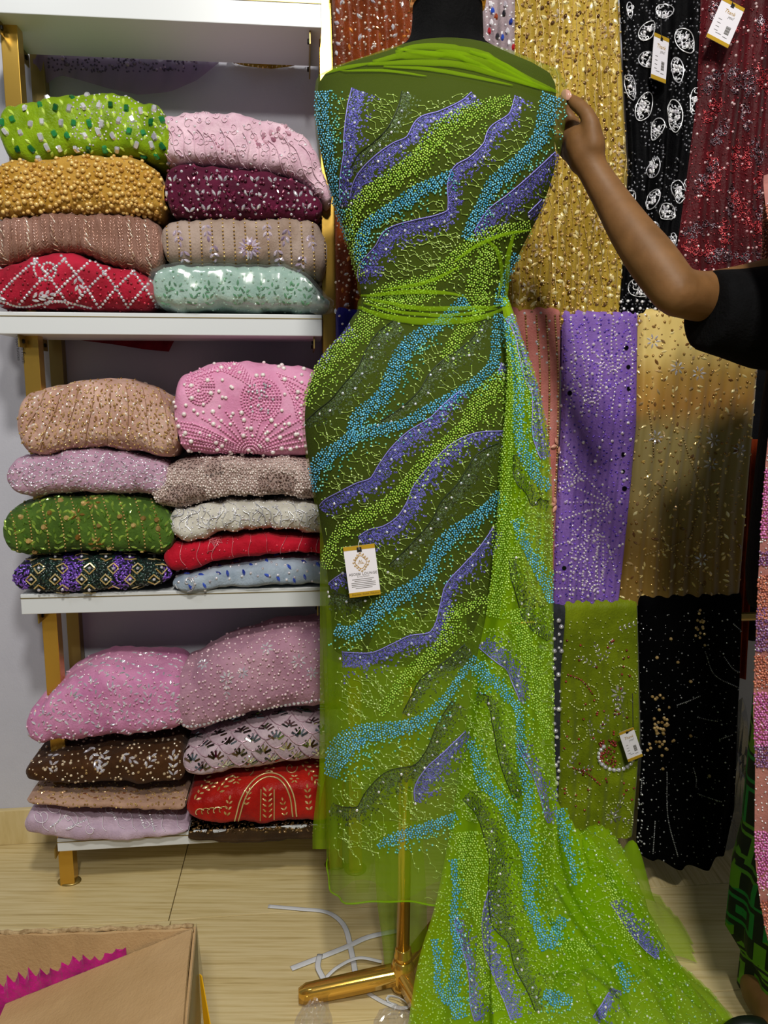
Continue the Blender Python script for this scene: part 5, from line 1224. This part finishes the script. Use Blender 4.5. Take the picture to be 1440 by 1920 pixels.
# ================================================================== paper tags
M_paper = plain('white_card', '#e9e6ee', .45); M_tagold = plain('tag_gold', '#d3a92c', .35, metal=.35); M_ink = plain('grey_ink', '#6d6a66', .6); M_goldink = plain('gold_ink', '#c9a24a', .4, metal=.4); M_string = plain('black_string', '#141214', .7)
def make_tag(label, corners, pfun, kind, string_to):
    TLc, TRc, BRc, BLc = [pfun(*c) for c in corners]
    o = (TLc+TRc+BRc+BLc)/4; ux = ((TRc-TLc)+(BRc-BLc))/2; uy = ((TLc-BLc)+(TRc-BRc))/2
    w, h_ = ux.length, uy.length; ux.normalize(); uy = (uy-ux*uy.dot(ux)).normalized(); n = ux.cross(uy)
    if n.dot(o-ORG) > 0: n = -n
    t = thing('price_tag', label, 'tag', o-uy*h_/2)
    def slab(nm, cy, hh, mt, off=0.0, ww=1.0, cx=0.0, par=None):
        return box(nm, o+ux*cx*w+uy*(cy*h_)+n*off, (w*ww, hh*h_, .0008), mt, par or t, 0, (ux, uy, n))
    slab('card', 0, 1, M_paper); slab('gold_band', .46, .08, M_tagold, .0004); slab('gold_band', -.455, .09, M_tagold, .0004)
    def txt(body, cx, cy, size, mt, sx=1.0, shear=0.0, rot=False):
        a, b_ = (ux, uy) if not rot else (uy, -ux)
        text_mesh('lettering', body, size*h_, mt, t, o+ux*(cx*w)+uy*(cy*h_)+n*.0006, a, b_, n, shear=shear, sx=sx)
    if kind == 'brand':
        txt('AL', 0, .185, .085, M_goldink); txt('ASOEBI LOUNGE', .02, -.055, .072, M_ink, 1.0); txt('Serving Fabulous', .02, -.105, .035, M_ink)
        txt('Exquisite. Stylish. Fabulous', .02, -.455, .052, plain('brown_ink', '#5a4510', .5), .95, .25)
        for k, wd_ in enumerate((.78, .62, .86, .86, .86, .6)): slab('print_line', -.155-.035*k, .008, M_ink, .0004, wd_*.9)
        slab('print_line', .145, .006, M_goldink, .0004, .22)
        pp = []
        for m_ in range(16):
            a = 2*math.pi*m_/16; r_ = .215*w*(1.05+.12*math.cos(4*a)); c_ = o+uy*(.175*h_)+ux*(r_*math.cos(a)*.95)+uy*(r_*math.sin(a)*1.15)+n*.0008
            pp.append([c_+ux*(.035*w*math.cos(q)*(q/6))+uy*(.035*w*math.sin(q)*(q/6)) for q in np.linspace(.5, 7, 9)])
        pp.append([o+uy*(.175*h_)+ux*(.165*w*math.cos(a)*(1+.1*math.cos(4*a)))+uy*(.195*w*math.sin(a)*(1+.1*math.cos(4*a)))+n*.0008 for a in np.linspace(0, 6.283, 32)])
        crest = tubes('crest_emblem', pp, .0005, M_goldink, t, 4)
    else:
        txt('Thank', 0, .25, .13, M_goldink, .9, .3); txt('you!', .12, .15, .10, M_ink, .9, .3)
        for k in range(4): slab('print_line', .02-.09*k, .01, M_ink, .0004, .16, -.25)
        for k in range(9): slab('barcode_bar', -.06-.022*k, .009+.004*(k % 3), M_ink, .0004, .2, .2)
        slab('print_line', -.32, .012, M_ink, .0004, .2, .2); slab('print_line', -.3, .01, M_ink, .0004, .25, -.1)
    lathe_hole = box('eyelet', o+uy*.42*h_+n*.0007, (.006*w/.04, .006*w/.04, .0006), M_string, t, 0, (ux, uy, n))
    st = [pfun(*c) for c in string_to]
    tube('string', [o+uy*.42*h_+n*.002]+st, .0008 if kind != 'brand' else .0006, M_string if kind != 'brand' else M_silvercord, t, 6)
    return t
q = FS.cast(680, 1070)[0].y-.016
make_tag('white tag with gold crest and lettering pinned on the green tulle skirt', [(643, 1025), (703, 1020), (713, 1113), (656, 1122)], lambda x, y: at_Y(x, y, q), 'brand', [(672, 1020), (675, 1012)])
make_tag('white thank-you tag hanging on the black silver-paisley fabric', [(1224, 60), (1252, 72), (1250, 158), (1223, 147)], lambda x, y: on_d(x, y, -.078+(x-1238)*.0006), 'thanks', [(1239, 60), (1240, 20)])
make_tag('white thank-you tag hanging on the burgundy fabric', [(1352, -10), (1390, 16), (1371, 91), (1327, 73)], lambda x, y: on_d(x, y, -.080), 'thanks', [(1373, 0), (1374, -40)])
make_tag('white thank-you tag hanging between olive lime and black fabrics', [(1170, 1372), (1199, 1361), (1194, 1420), (1168, 1431)], lambda x, y: on_d(x, y, -.135), 'thanks', [(1187, 1366), (1186, 1300)])

# ================================================================== person holding the cloth
def vunion(name, pieces, voxel, mat, parent, smooth_it=6):
    V, F = [], []
    for v, f in pieces:
        o = len(V); V += [Vector(x) for x in v]; F += [tuple(i+o for i in q) for q in f]
    me = bpy.data.meshes.new(name); me.from_pydata([tuple(v) for v in V], [], F); me.update()
    ob = bpy.data.objects.new(name, me); C.objects.link(ob)
    m = ob.modifiers.new('r', 'REMESH'); m.mode = 'VOXEL'; m.voxel_size = voxel
    if smooth_it: m2 = ob.modifiers.new('s', 'SMOOTH'); m2.iterations = smooth_it; m2.factor = .5
    dg = bpy.context.evaluated_depsgraph_get(); me2 = bpy.data.meshes.new_from_object(ob.evaluated_get(dg))
    bpy.data.objects.remove(ob); me2.name = name
    me2.materials.clear()
    return link(name, me2, mat, parent)
def limb(pts, rad, seg=20):
    P = [Vector(p) for p in pts]
    den = resample([tuple(p)+(r,) for p, r in zip(P, rad)], .012)
    P = [Vector(q[:3]) for q in den]; R = [q[3] for q in den]
    # rounded ends
    d0 = (P[0]-P[1]).normalized(); d1 = (P[-1]-P[-2]).normalized()
    for k in (.6, .9, .995): P.insert(0, P[0]*0+Vector(den[0][:3])+d0*(den[0][3]*k)); R.insert(0, den[0][3]*math.sqrt(1-k*k))
    for k in (.6, .9, .995): P.append(Vector(den[-1][:3])+d1*(den[-1][3]*k)); R.append(den[-1][3]*math.sqrt(1-k*k))
    return tube_vf(P, R, seg)
def resample3(pts): return pts
def ell(c, r, seg=24, rings=14):
    V = []; c = Vector(c)
    for i in range(1, rings):
        t = math.pi*i/rings
        for k in range(seg):
            a = 2*math.pi*k/seg; V.append(c+Vector((r[0]*math.sin(t)*math.cos(a), r[1]*math.sin(t)*math.sin(a), r[2]*math.cos(t))))
    F = grid_faces(rings-1, seg, True)+[tuple(range(seg-1, -1, -1)), tuple((rings-2)*seg+k for k in range(seg))]
    return V, F
def loft(secs, seg=40, caps=True):
    V = []
    for (x, y, z, hw, hd) in secs:
        for k in range(seg):
            a = 2*math.pi*k/seg; V.append(Vector((x+hw*math.cos(a), y+hd*math.sin(a), z)))
    F = [tuple(reversed(f)) for f in grid_faces(len(secs), seg, True)]
    if caps: F += [tuple(range(seg-1, -1, -1)), tuple((len(secs)-1)*seg+k for k in range(seg))]
    return V, F
m, nt, b = newmat('brown_skin')
f = tex_noise(nt, coords(nt), 30, 3); nt.links.new(ramp(nt, f, [(.3, lin('#6b4a28')), (.7, lin('#7d5833'))]), b.inputs['Base Color'])
b.inputs['Roughness'].default_value = .55; b.inputs['Specular IOR Level'].default_value = .3; b.inputs['Subsurface Weight'].default_value = .12; b.inputs['Subsurface Radius'].default_value = (.01, .004, .002); b.inputs['Subsurface Scale'].default_value = .3
bump(nt, b, tex_noise(nt, coords(nt), 300, 2), .12, .001)
M_skin = m
PX, PY = .815, 1.235
person = thing('person', 'person in black t-shirt and green print skirt holding the tulle edge with one hand', 'person', (PX, PY, 0))
wr = at_Y(1112, 320, 1.232); el_ = at_Y(1268, 548, 1.15); shd = Vector((.67, 1.235, 1.262))
fm = at_Y(1182, 432, 1.195)
pcs = [limb([shd, at_Y(1335, 556, 1.19), el_], [.052, .038, .0345]),
       limb([el_, at_Y(1225, 490, 1.172), fm, at_Y(1140, 365, 1.222), wr], [.0345, .036, .0315, .0255, .0225])]
def A(x, y, Y): return at_Y(x, y, Y)
pcs += [limb([wr, A(1102, 296, 1.236), A(1090, 268, 1.245)], [.0225, .026, .026]),
        limb([A(1094, 302, 1.243), A(1074, 282, 1.262)], [.022, .017]), limb([A(1084, 262, 1.252), A(1066, 262, 1.272)], [.022, .016]),
        limb([A(1108, 296, 1.232), A(1113, 262, 1.222), A(1108, 232, 1.222)], [.020, .0175, .0135]),          # thumb base
        limb([A(1108, 232, 1.222), A(1099, 212, 1.227), A(1090, 203, 1.233)], [.0132, .0112, .0108]), limb([A(1090, 203, 1.233), A(1077, 192, 1.243), A(1067, 183, 1.250)], [.0108, .0102, .0072]),
        limb([A(1090, 250, 1.262), A(1068, 222, 1.292), A(1056, 200, 1.288), A(1052, 186, 1.276)], [.0115, .0098, .0088, .0072]),
        limb([A(1080, 262, 1.272), A(1056, 236, 1.302), A(1044, 213, 1.296), A(1042, 198, 1.286)], [.0115, .0098, .0088, .0072]),
        limb([A(1072, 280, 1.274), A(1050, 258, 1.302), A(1040, 236, 1.297), A(1039, 222, 1.29)], [.011, .0094, .0084, .007]),
        limb([A(1072, 296, 1.268), A(1052, 280, 1.292), A(1044, 262, 1.29), A(1043, 250, 1.285)], [.010, .0084, .0074, .0062])]
# torso, other arm, legs, head
pcs += [loft([(PX, PY, .80, .15, .10), (PX, PY, .90, .165, .12), (PX, PY, 1.0, .135, .10), (PX, PY, 1.1, .14, .105), (PX, PY, 1.2, .15, .11), (PX, PY, 1.27, .16, .09), (PX, PY, 1.315, .11, .07), (PX, PY+.005, 1.34, .06, .055)])]
pcs += [limb([(PX, PY+.01, 1.30), (PX-.005, PY-.005, 1.42)], [.055, .050]), ell((PX-.008, PY-.02, 1.51), (.072, .088, .108)), ell((PX-.01, PY-.035, 1.455), (.052, .066, .052)),
        ell((PX-.016, PY-.112, 1.497), (.013, .016, .018)), ell((PX-.014, PY-.104, 1.52), (.008, .012, .02)), ell((PX-.016, PY-.100, 1.461), (.022, .010, .0065)), ell((PX-.016, PY-.099, 1.450), (.020, .010, .0065)),
        ell((PX-.08, PY-.01, 1.50), (.010, .018, .028)), ell((PX+.066, PY-.01, 1.50), (.010, .018, .028)),
        limb([(PX+.145, PY, 1.262), (PX+.19, PY-.01, 1.10), (PX+.20, PY-.02, .99)], [.05, .04, .034]), limb([(PX+.20, PY-.02, .99), (PX+.19, PY-.07, .86), (PX+.18, PY-.11, .76)], [.035, .031, .022]),
        limb([(PX+.18, PY-.11, .76), (PX+.175, PY-.125, .70)], [.022, .026])]
for k in range(4): pcs.append(limb([(PX+.158+.013*k, PY-.127, .69), (PX+.156+.013*k, PY-.142, .65), (PX+.155+.012*k, PY-.138, .615+.004*abs(k-1))], [.0092, .0085, .0066]))
pcs.append(limb([(PX+.155, PY-.12, .725), (PX+.138, PY-.142, .69), (PX+.137, PY-.15, .66)], [.0115, .0095, .007]))
for sx_ in (-.085, .085):
    pcs += [limb([(PX+sx_, PY, .83), (PX+sx_*1.05, PY-.005, .48)], [.085, .055]), limb([(PX+sx_*1.05, PY-.005, .48), (PX+sx_*1.1, PY+.015, .30), (PX+sx_*1.15, PY+.01, .09)], [.054, .052, .034])]
    fx = PX+sx_*1.2-.035 if sx_ < 0 else PX+sx_*1.2
    pcs += [limb([(PX+sx_*1.15, PY+.01, .09), (fx, PY+.005, .04), (fx-.005, PY-.05, .034), (fx-.008, PY-.10, .026)], [.034, .034, .034, .027])]
    for k in range(5): pcs.append(limb([(fx-.03+.013*k, PY-.10, .022), (fx-.033+.0135*k, PY-.138-.008*(1-abs(k-1)*.5), .014)], [.012, .009+(.003 if k == (4 if sx_ < 0 else 0) else 0)], 12))
vunion('body', pcs, .0042, M_skin, person, 5)
# thumb nail, eyes, hair
tn = A(1064, 180, 1.2425)
V, F = ell((0, 0, 0), (.0078, .0018, .0105), 14, 8)
d_ = (A(1064, 180, 1.2425)-A(1090, 203, 1.2255)).normalized(); nrm_ = (ORG-tn).normalized(); sd = d_.cross(nrm_).normalized(); nn = sd.cross(d_)
mesh('thumb_nail', [tn+d_*.003+sd*v.x*.9+d_*v.z+nn*(v.y*1) for v in V], F, plain('nail', '#c08f7c', .3, coat=.3), person)
for ex in (-.042, .014):
    e = mesh('eye', [Vector(v) for v in ell((PX+ex, PY-.086, 1.516), (.013, .013, .0095), 16, 10)[0]], ell((0, 0, 0), (1, 1, 1), 16, 10)[1], plain('eye_white' if ex < 0 else 'eye_white_b', '#e6e0da', .2), person)
    v, f = ell((PX+ex-.002, PY-.0975, 1.516), (.005, .003, .005), 12, 8); mesh('iris', v, f, plain('iris' if ex < 0 else 'iris_b', '#1c100a', .2), e)
v1 = ell((PX-.006, PY+.012, 1.548), (.082, .092, .082)); v2 = ell((PX-.004, PY+.07, 1.545), (.05, .045, .05))
vunion('hair', [v1, v2], .006, cloth('black_hair', '#080606', '#120d0b', 60, .5), person, 2)
# t-shirt
M_tee = cloth('black_cotton', '#040405', '#08080a', 40, .9, 0)
s1 = A(1324, 582, 1.172); s2 = A(1425, 596, 1.195)
tee = [loft([(PX, PY, .735, .205, .135), (PX, PY, .80, .212, .142), (PX, PY, .95, .208, .138), (PX, PY, 1.08, .205, .135), (PX, PY, 1.2, .195, .130), (PX, PY, 1.28, .178, .112), (PX, PY, 1.315, .135, .088), (PX, PY+.004, 1.342, .075, .066)]),
       tube_vf([s1+(s1-s2).normalized()*.002, s1, s1*.5+s2*.5, s2, Vector((.72, 1.235, 1.205))], [.050, .0585, .066, .0765, .095], 32),
       tube_vf([Vector((PX+.10, PY, 1.22)), Vector((PX+.165, PY-.005, 1.17)), Vector((PX+.20, PY-.015, 1.05))], [.085, .078, .066], 28)]
vunion('tshirt', tee, .007, M_tee, person, 5)
# printed wrap skirt
m, nt, b = newmat('green_wax_print')
v = coords(nt, (1, .6, 1))
w = nt.nodes.new('ShaderNodeTexVoronoi'); w.distance = 'CHEBYCHEV'; w.feature = 'F1'; w.inputs['Scale'].default_value = 15; nt.links.new(v, w.inputs['Vector'])
mu = nt.nodes.new('ShaderNodeMath'); mu.operation = 'MULTIPLY'; mu.inputs[1].default_value = 26; nt.links.new(w.outputs['Distance'], mu.inputs[0])
si_ = nt.nodes.new('ShaderNodeMath'); si_.operation = 'SINE'; nt.links.new(mu.outputs[0], si_.inputs[0])
mxc = nt.nodes.new('ShaderNodeMix'); mxc.data_type = 'RGBA'
sepc = nt.nodes.new('ShaderNodeSeparateColor'); nt.links.new(w.outputs['Color'], sepc.inputs[0])
nt.links.new(ramp(nt, sepc.outputs[0], [(.55, lin('#157a34')), (.7, lin('#5c8c14'))]), mxc.inputs[7]); mxc.inputs[6].default_value = lin('#06100a')
gt = nt.nodes.new('ShaderNodeMath'); gt.operation = 'GREATER_THAN'; gt.inputs[1].default_value = .25; nt.links.new(si_.outputs[0], gt.inputs[0]); nt.links.new(gt.outputs[0], mxc.inputs[0])
nt.links.new(mxc.outputs[2], b.inputs['Base Color']); b.inputs['Roughness'].default_value = .8
V = []; seg = 90; zs = [.93, .88, .8, .7, .6, .5, .4, .32, .25, .19, .14, .09, .05, .022]
for z in zs:
    t = (.93-z)/.86; hw = .172+.012*t + (.012 if .12 < z < .3 else 0) - (.02 if z < .1 else 0)
    for k in range(seg):
        a = 2*math.pi*k/seg; r_ = 1+.035*t*math.sin(9*a+2*z)+.02*t*math.sin(17*a)
        V.append(Vector((PX+hw*r_*math.cos(a), PY+(.135+.01*t)*r_*math.sin(a), z+.01*t*math.sin(3*a))))
mesh('skirt', V, grid_faces(len(zs), seg, True), m, person)
# beaded cloth over the shoulder
sc = thing('beaded_shawl', 'pink and peach beaded cloth hanging over the person\'s shoulder', 'fabric', (.72, 1.12, .3))
prof = [(1.37, 1.22, 1424), (1.345, 1.33, 1424), (1.29, 1.392, 1427), (1.23, 1.40, 1427), (1.18, 1.375, 1426), (1.14, 1.33, 1432), (1.122, 1.27, 1447), (1.115, 1.15, 1448), (1.11, 1.06, 1444), (1.105, 1.0, 1437), (1.10, .94, 1432), (1.097, .88, 1428), (1.093, .8, 1424), (1.09, .72, 1421), (1.09, .64, 1418), (1.09, .56, 1422), (1.09, .48, 1421), (1.09, .42, 1421), (1.09, .36, 1427), (1.09, .30, 1438), (1.09, .25, 1450)]
def proj(p):
    q = Vector(p)-ORG; dz = q.dot(CFWD); return 720+FPX*q.dot(CRIGHT)/dz, 960+FPX*q.dot(CDOWN)/dz
V = []; nc = 30
den = resample([(p[0]-.05, p[1], p[2]) for p in prof], .02)
for (Y, Z, lx) in den:
    q = Vector((0, Y, Z))-ORG; X0 = (lx-720)/FPX*q.dot(CFWD)
    for k in range(nc):
        u = k/(nc-1); V.append(Vector((X0+.20*u, Y+.010*math.sin(u*14+Z*3)-.03*u*(1 if Y < 1.13 else 0)*min(1, max(0, 1.2-Z)), Z+.006*math.sin(u*9))))
F = grid_faces(len(den), nc); mesh('cloth', V, F, cloth('dusty_rose', '#96605c', '#b47a70', 20, .6), sc)
ss = Surf(V, F)
for nm, col, rngs in (('pink_bead_band', ('#e08ac4', '#b04a94'), [(880, 1010), (1300, 1400), (1560, 1665)]), ('peach_bead_band', ('#d88a70', '#9a4a38'), [(385, 500), (1080, 1160), (1230, 1290), (1690, 1790)]), ('plum_bead_band', ('#9a6a9c', '#5a2f66'), [(1035, 1062), (1140, 1220), (1400, 1440)])):
    it = []
    for y0_, y1_ in rngs: it += [(p[0], p[1], 0, 5.2, 5.2) for p in gridpts(1415, 1690, y0_, y1_, 5.4, .3)]
    emb(sc, nm, ss, it, 'bead', gem(nm+'_mat', col[0], col[1], .25, .22))
emb(sc, 'clear_bead', ss, [(p[0], p[1], 0, 3.5, 3.5) for p in gridpts(1415, 1690, 380, 1850, 11, .5)], 'bead', M_silverw)

# ================================================================== cardboard box with magenta pleats
M_card = cloth('cardboard', '#b08f64', '#bf9f74', 5, .85, 0, weave=.2); M_cardedge = cloth('cardboard_edge', '#8d7350', '#bca27a', 120, .9, 0)
KZ = .30; K = on_floor(363, 1738, KZ)
uf = (on_floor(345, 1920, KZ)-K); uf.z = 0; uf.normalize(); ul = (on_floor(0, 1727, KZ)-on_floor(360, 1715, KZ)); ul.z = 0; ul.normalize()
bx = thing('cardboard_box', 'open brown cardboard box on the floor with inner flap folded in', 'box', (K+ul*.25+uf*.2)*1)
bx.location.z = 0
def panel(nm, a, b_, c, d, mat, th=.005, par=None, nsub=1, bulge=None):
    a, b_, c, d = map(Vector, (a, b_, c, d)); n = (b_-a).cross(d-a).normalized(); V = []; N = 16; Mm = 10
    for i in range(N):
        for j in range(Mm):
            u, v_ = i/(N-1), j/(Mm-1); p = a.lerp(b_, u).lerp(d.lerp(c, u), v_)
            if bulge: p += n*bulge(u, v_)
            V.append(p)
    V += [v_+n*th for v_ in V]; o = N*Mm
    F = grid_faces(N, Mm); F += [tuple(reversed([i+o for i in f_])) for f_ in grid_faces(N, Mm)]
    ring = [i*Mm for i in range(N)]+[(N-1)*Mm+j for j in range(1, Mm)]+[i*Mm+Mm-1 for i in range(N-2, -1, -1)]+[j for j in range(Mm-2, 0, -1)]
    F += [(ring[k], ring[(k+1) % len(ring)], ring[(k+1) % len(ring)]+o, ring[k]+o) for k in range(len(ring))]
    return mesh(nm, V, F, mat, par or bx, smooth=False)
W_, D_ = .52, .40; dn = Vector((0, 0, -KZ+.001))
cr = lambda u, v_: .004*(abs(math.sin(u*19))**6)*(1-v_*.5)+.002*math.sin(u*7)
panel('back_wall', K, K+ul*W_, K+ul*W_+dn, K+dn, M_card, bulge=cr)
panel('side_wall', K, K+uf*D_, K+uf*D_+dn, K+dn, M_card)
panel('side_wall', K+ul*W_, K+ul*W_+uf*D_, K+ul*W_+uf*D_+dn, K+ul*W_+dn, M_card)
panel('front_wall', K+uf*D_, K+uf*D_+ul*W_, K+uf*D_+ul*W_+dn, K+uf*D_+dn, M_card)
panel('bottom', K+dn, K+ul*W_+dn, K+ul*W_+uf*D_+dn, K+uf*D_+dn, M_card)
best = None
for k in range(0, 70):
    al_ = math.radians(k); p = K+(ul*math.cos(al_)-Vector((0, 0, math.sin(al_))))*.22; x, y = proj(p)
    tgt = 1738+(363-x)*(1885-1738)/363; e_ = abs(y-tgt)
    if best is None or e_ < best[0]: best = (e_, al_)
fd = ul*math.cos(best[1])-Vector((0, 0, math.sin(best[1])))
Kf = K+uf*.012+Vector((0, 0, .002))
fl = panel('inner_flap', Kf, Kf+fd*.30, Kf+fd*.30+uf*(D_-.03), Kf+uf*(D_-.03), M_card, .004, bulge=lambda u, v_: .002*math.sin(v_*9))
tube('torn_edge', [K+ul*(W_*t)+Vector((0, 0, .001+.0015*math.sin(t*60)))-uf*.0 for t in np.linspace(0, 1, 60)], [.0036+.0012*math.sin(k*2.3) for k in range(60)], M_cardedge, bx, 7)
tube('flap_edge', [Kf+fd*(.30*t)+Vector((0, 0, .001)) for t in np.linspace(0, 1, 20)], .0032, M_cardedge, bx, 7)
M_tape = sheer('packing_tape', '#a8a48c', .35, .3, .4)
rt = -ul
panel('packing_tape', K+rt*.004+Vector((0, 0, .006)), K+rt*.004+uf*.36+Vector((0, 0, .006)), K+rt*.006+uf*.36-Vector((0, 0, .08)), K+rt*.012-Vector((0, 0, .10)), M_tape, .0006)
ys_ = thing('yellow_strip', 'yellow plastic strip standing beside the cardboard box', 'strip', on_floor(392, 1960))
p0_, p1_ = K+rt*.010-Vector((0, 0, .05))+uf*.035, K+rt*.030+uf*.09; p1_.z = .004
mesh('strip', [p0_+uf*.0, p0_+uf*.004+rt*.003, p0_.lerp(p1_, .5)+uf*.02+rt*.016, p0_.lerp(p1_, .5)-uf*.004-rt*.002, p1_+uf*.04+rt*.022, p1_-uf*.006-rt*.004], [(0, 1, 2, 3), (3, 2, 4, 5)], plain('yellow_plastic', '#e8b010', .3), ys_, False)
ys_.children[0].modifiers.new('t', 'SOLIDIFY').thickness = .0015
M_mag = cloth('magenta_satin', '#8a0a5c', '#c41a80', 30, .3, .3)
mg = thing('pleated_fabric', 'magenta pleated satin fabric lying in the cardboard box', 'fabric', K+ul*.2+uf*.05-Vector((0, 0, .2)))
V = []; n = 130; kk = 9
for i in range(n):
    t = i/(n-1); base = Kf+fd*(.105+.26*t)-uf*(.016)+Vector((0, 0, .006+.0*t)); sw = abs(((t*15) % 1)-.3)
    sz = (.014+.026*min(1, t*3))*(.6+.9*sw)
    for j in range(kk):
        a = math.pi*j/(kk-1); V.append(base+Vector((0, 0, 1))*(sz*math.sin(a)*1.25)-uf*(.004-.045*(j/(kk-1)-.5)*-1)+ul*(.006*math.sin(a))+Vector((0, 0, -.035))*(1 if j in (0, kk-1) else 0))
mesh('pleats', V, grid_faces(n, kk), M_mag, mg, False)

# ================================================================== ribbons and scraps on the floor
M_rib = plain('white_ribbon', '#d4d6da', .4)
def ribbon(label, pts, w=.0044, lift=None):
    w *= 1.3
    den = resample([q+((lift[i] if lift else 0),) for i, q in enumerate(pts)], 6)
    P = [on_floor(x, y, .003+h) for x, y, h in den]
    V, F = tube_vf(P, w, 8, True, .16)
    V = [Vector((v.x, v.y, max(v.z, .0006))) for v in V]
    o = mesh('plastic_ribbon', V, F, M_rib); tag(o, label, 'ribbon', 'packing ribbons on the floor'); return o
ribbon('long white packing ribbon curving from bare floor towards the tripod leg', [(503, 1699), (560, 1704), (615, 1711), (645, 1735), (658, 1780), (667, 1828)])
ribbon('wide white packing ribbon running behind the gold pole', [(546, 1816), (600, 1795), (650, 1775), (690, 1757), (745, 1745)], .0052)
ribbon('thin white packing ribbon arching beside the tripod hub', [(606, 1838), (632, 1814), (672, 1796), (716, 1803)], .003, [.0, .008, .012, .01])
ribbon('short white ribbon loop hanging off the wide ribbon', [(600, 1789), (596, 1812), (604, 1830), (612, 1846)], .0042, [.004, .006, .004, 0])
ribbon('curled white ribbon under the tripod between its gold legs', [(690, 1862), (720, 1879), (752, 1890), (768, 1886), (748, 1871), (728, 1868), (726, 1876), (745, 1884)], .0036, [0, 0, .004, .01, .012, .008, .003, 0])
def scrap(name, label, cat, cpx, r, hgt, mat, seed, n=22, floorp=None):
    c = floorp or on_floor(*cpx); V = []
    for i in range(n):
        for j in range(n):
            u, v_ = i/(n-1)*2-1, j/(n-1)*2-1; rr = max(abs(u), abs(v_)); an = math.atan2(v_, u)
            x, y = u*r[0]*(1+.2*math.sin(3*an+seed)), v_*r[1]*(1+.2*math.cos(4*an+seed))
            z = hgt*(1-rr**2)*(.55+.75*abs(noise.noise(Vector((u*2.4+seed, v_*2.4, seed)))))+.15*hgt*noise.noise(Vector((u*7, v_*7+seed, 2)))
            V.append(Vector((c.x+x, c.y+y, max(.002, z))))
    o = mesh(name, V, grid_faces(n, n), mat, None, False); tag(o, label, cat); return o
M_clear = sheer('thin_clear_film', '#e6e2e4', .35, .3, .45)
scrap('plastic_scrap', 'crumpled clear plastic scrap poking out under the tripod leg tip', 'plastic scrap', (590, 1900), (.028, .05), .03, M_clear, 3.1)
scrap('plastic_scrap', 'crumpled clear plastic scrap beside the green cloth heap', 'plastic scrap', (752, 1925), (.04, .04), .03, M_clear, 5.3)
bagp = sh(1.57, .09, 0)
pb = scrap('plastic_bag', 'grey translucent plastic bag slumped by the wall beyond the rack post', 'bag', None, (.10, .075), .40, sheer('grey_film', '#8a8a90', .6, .3, .2), 1.9, 34, bagp)
# dark garments past the rack post
V = []; n1, n2 = 20, 26
for i in range(n1):
    for j in range(n2):
        a_ = 1.53+.26*i/(n1-1); z_ = .52+.90*j/(n2-1); V.append(sh(a_, .03+.010*math.sin(i*1.3), z_))
ob = mesh('hung_garment', V, grid_faces(n1, n2), cloth('black_coat', '#0a0a0d', '#121217', 20, .9)); tag(ob, 'plain black garment hanging past the end of the rack', 'garment'); ob.modifiers.new('t', 'SOLIDIFY').thickness = .004
tube('rail', [sh(1.487, .03, 1.42), sh(1.80, .03, 1.42)], .008, M_gold, rack, 12)
V = []
for i in range(12):
    for j in range(16):
        a_ = 1.502+.03*i/11; z_ = .44+.55*j/15; V.append(sh(a_+.012*(1-j/15), -.005+.006*math.sin(i*1.1), z_))
ob = mesh('hung_garment', V, grid_faces(12, 16), cloth('rust_cloth', '#7a2a0c', '#96380f', 20, .8)); tag(ob, 'narrow rust orange cloth hanging between the rack post and black garment', 'garment'); ob.modifiers.new('t', 'SOLIDIFY').thickness = .003
# slipper by the foot
sl = thing('slipper', 'black slipper on the floor in front of the foot', 'slipper', on_floor(1400, 1950))
c = on_floor(1416, 2000)
box('sole', c+Vector((.01, 0, .008)), (.085, .16, .014), plain('black_rubber', '#0c0d0c', .6), sl, .006)
tube('strap', [c+Vector((.01+.044*math.cos(t), .045, .012+.032*math.sin(t))) for t in np.linspace(0, math.pi, 14)], .012, plain('dark_green_strap', '#0f1a10', .4), sl, 8, .4)
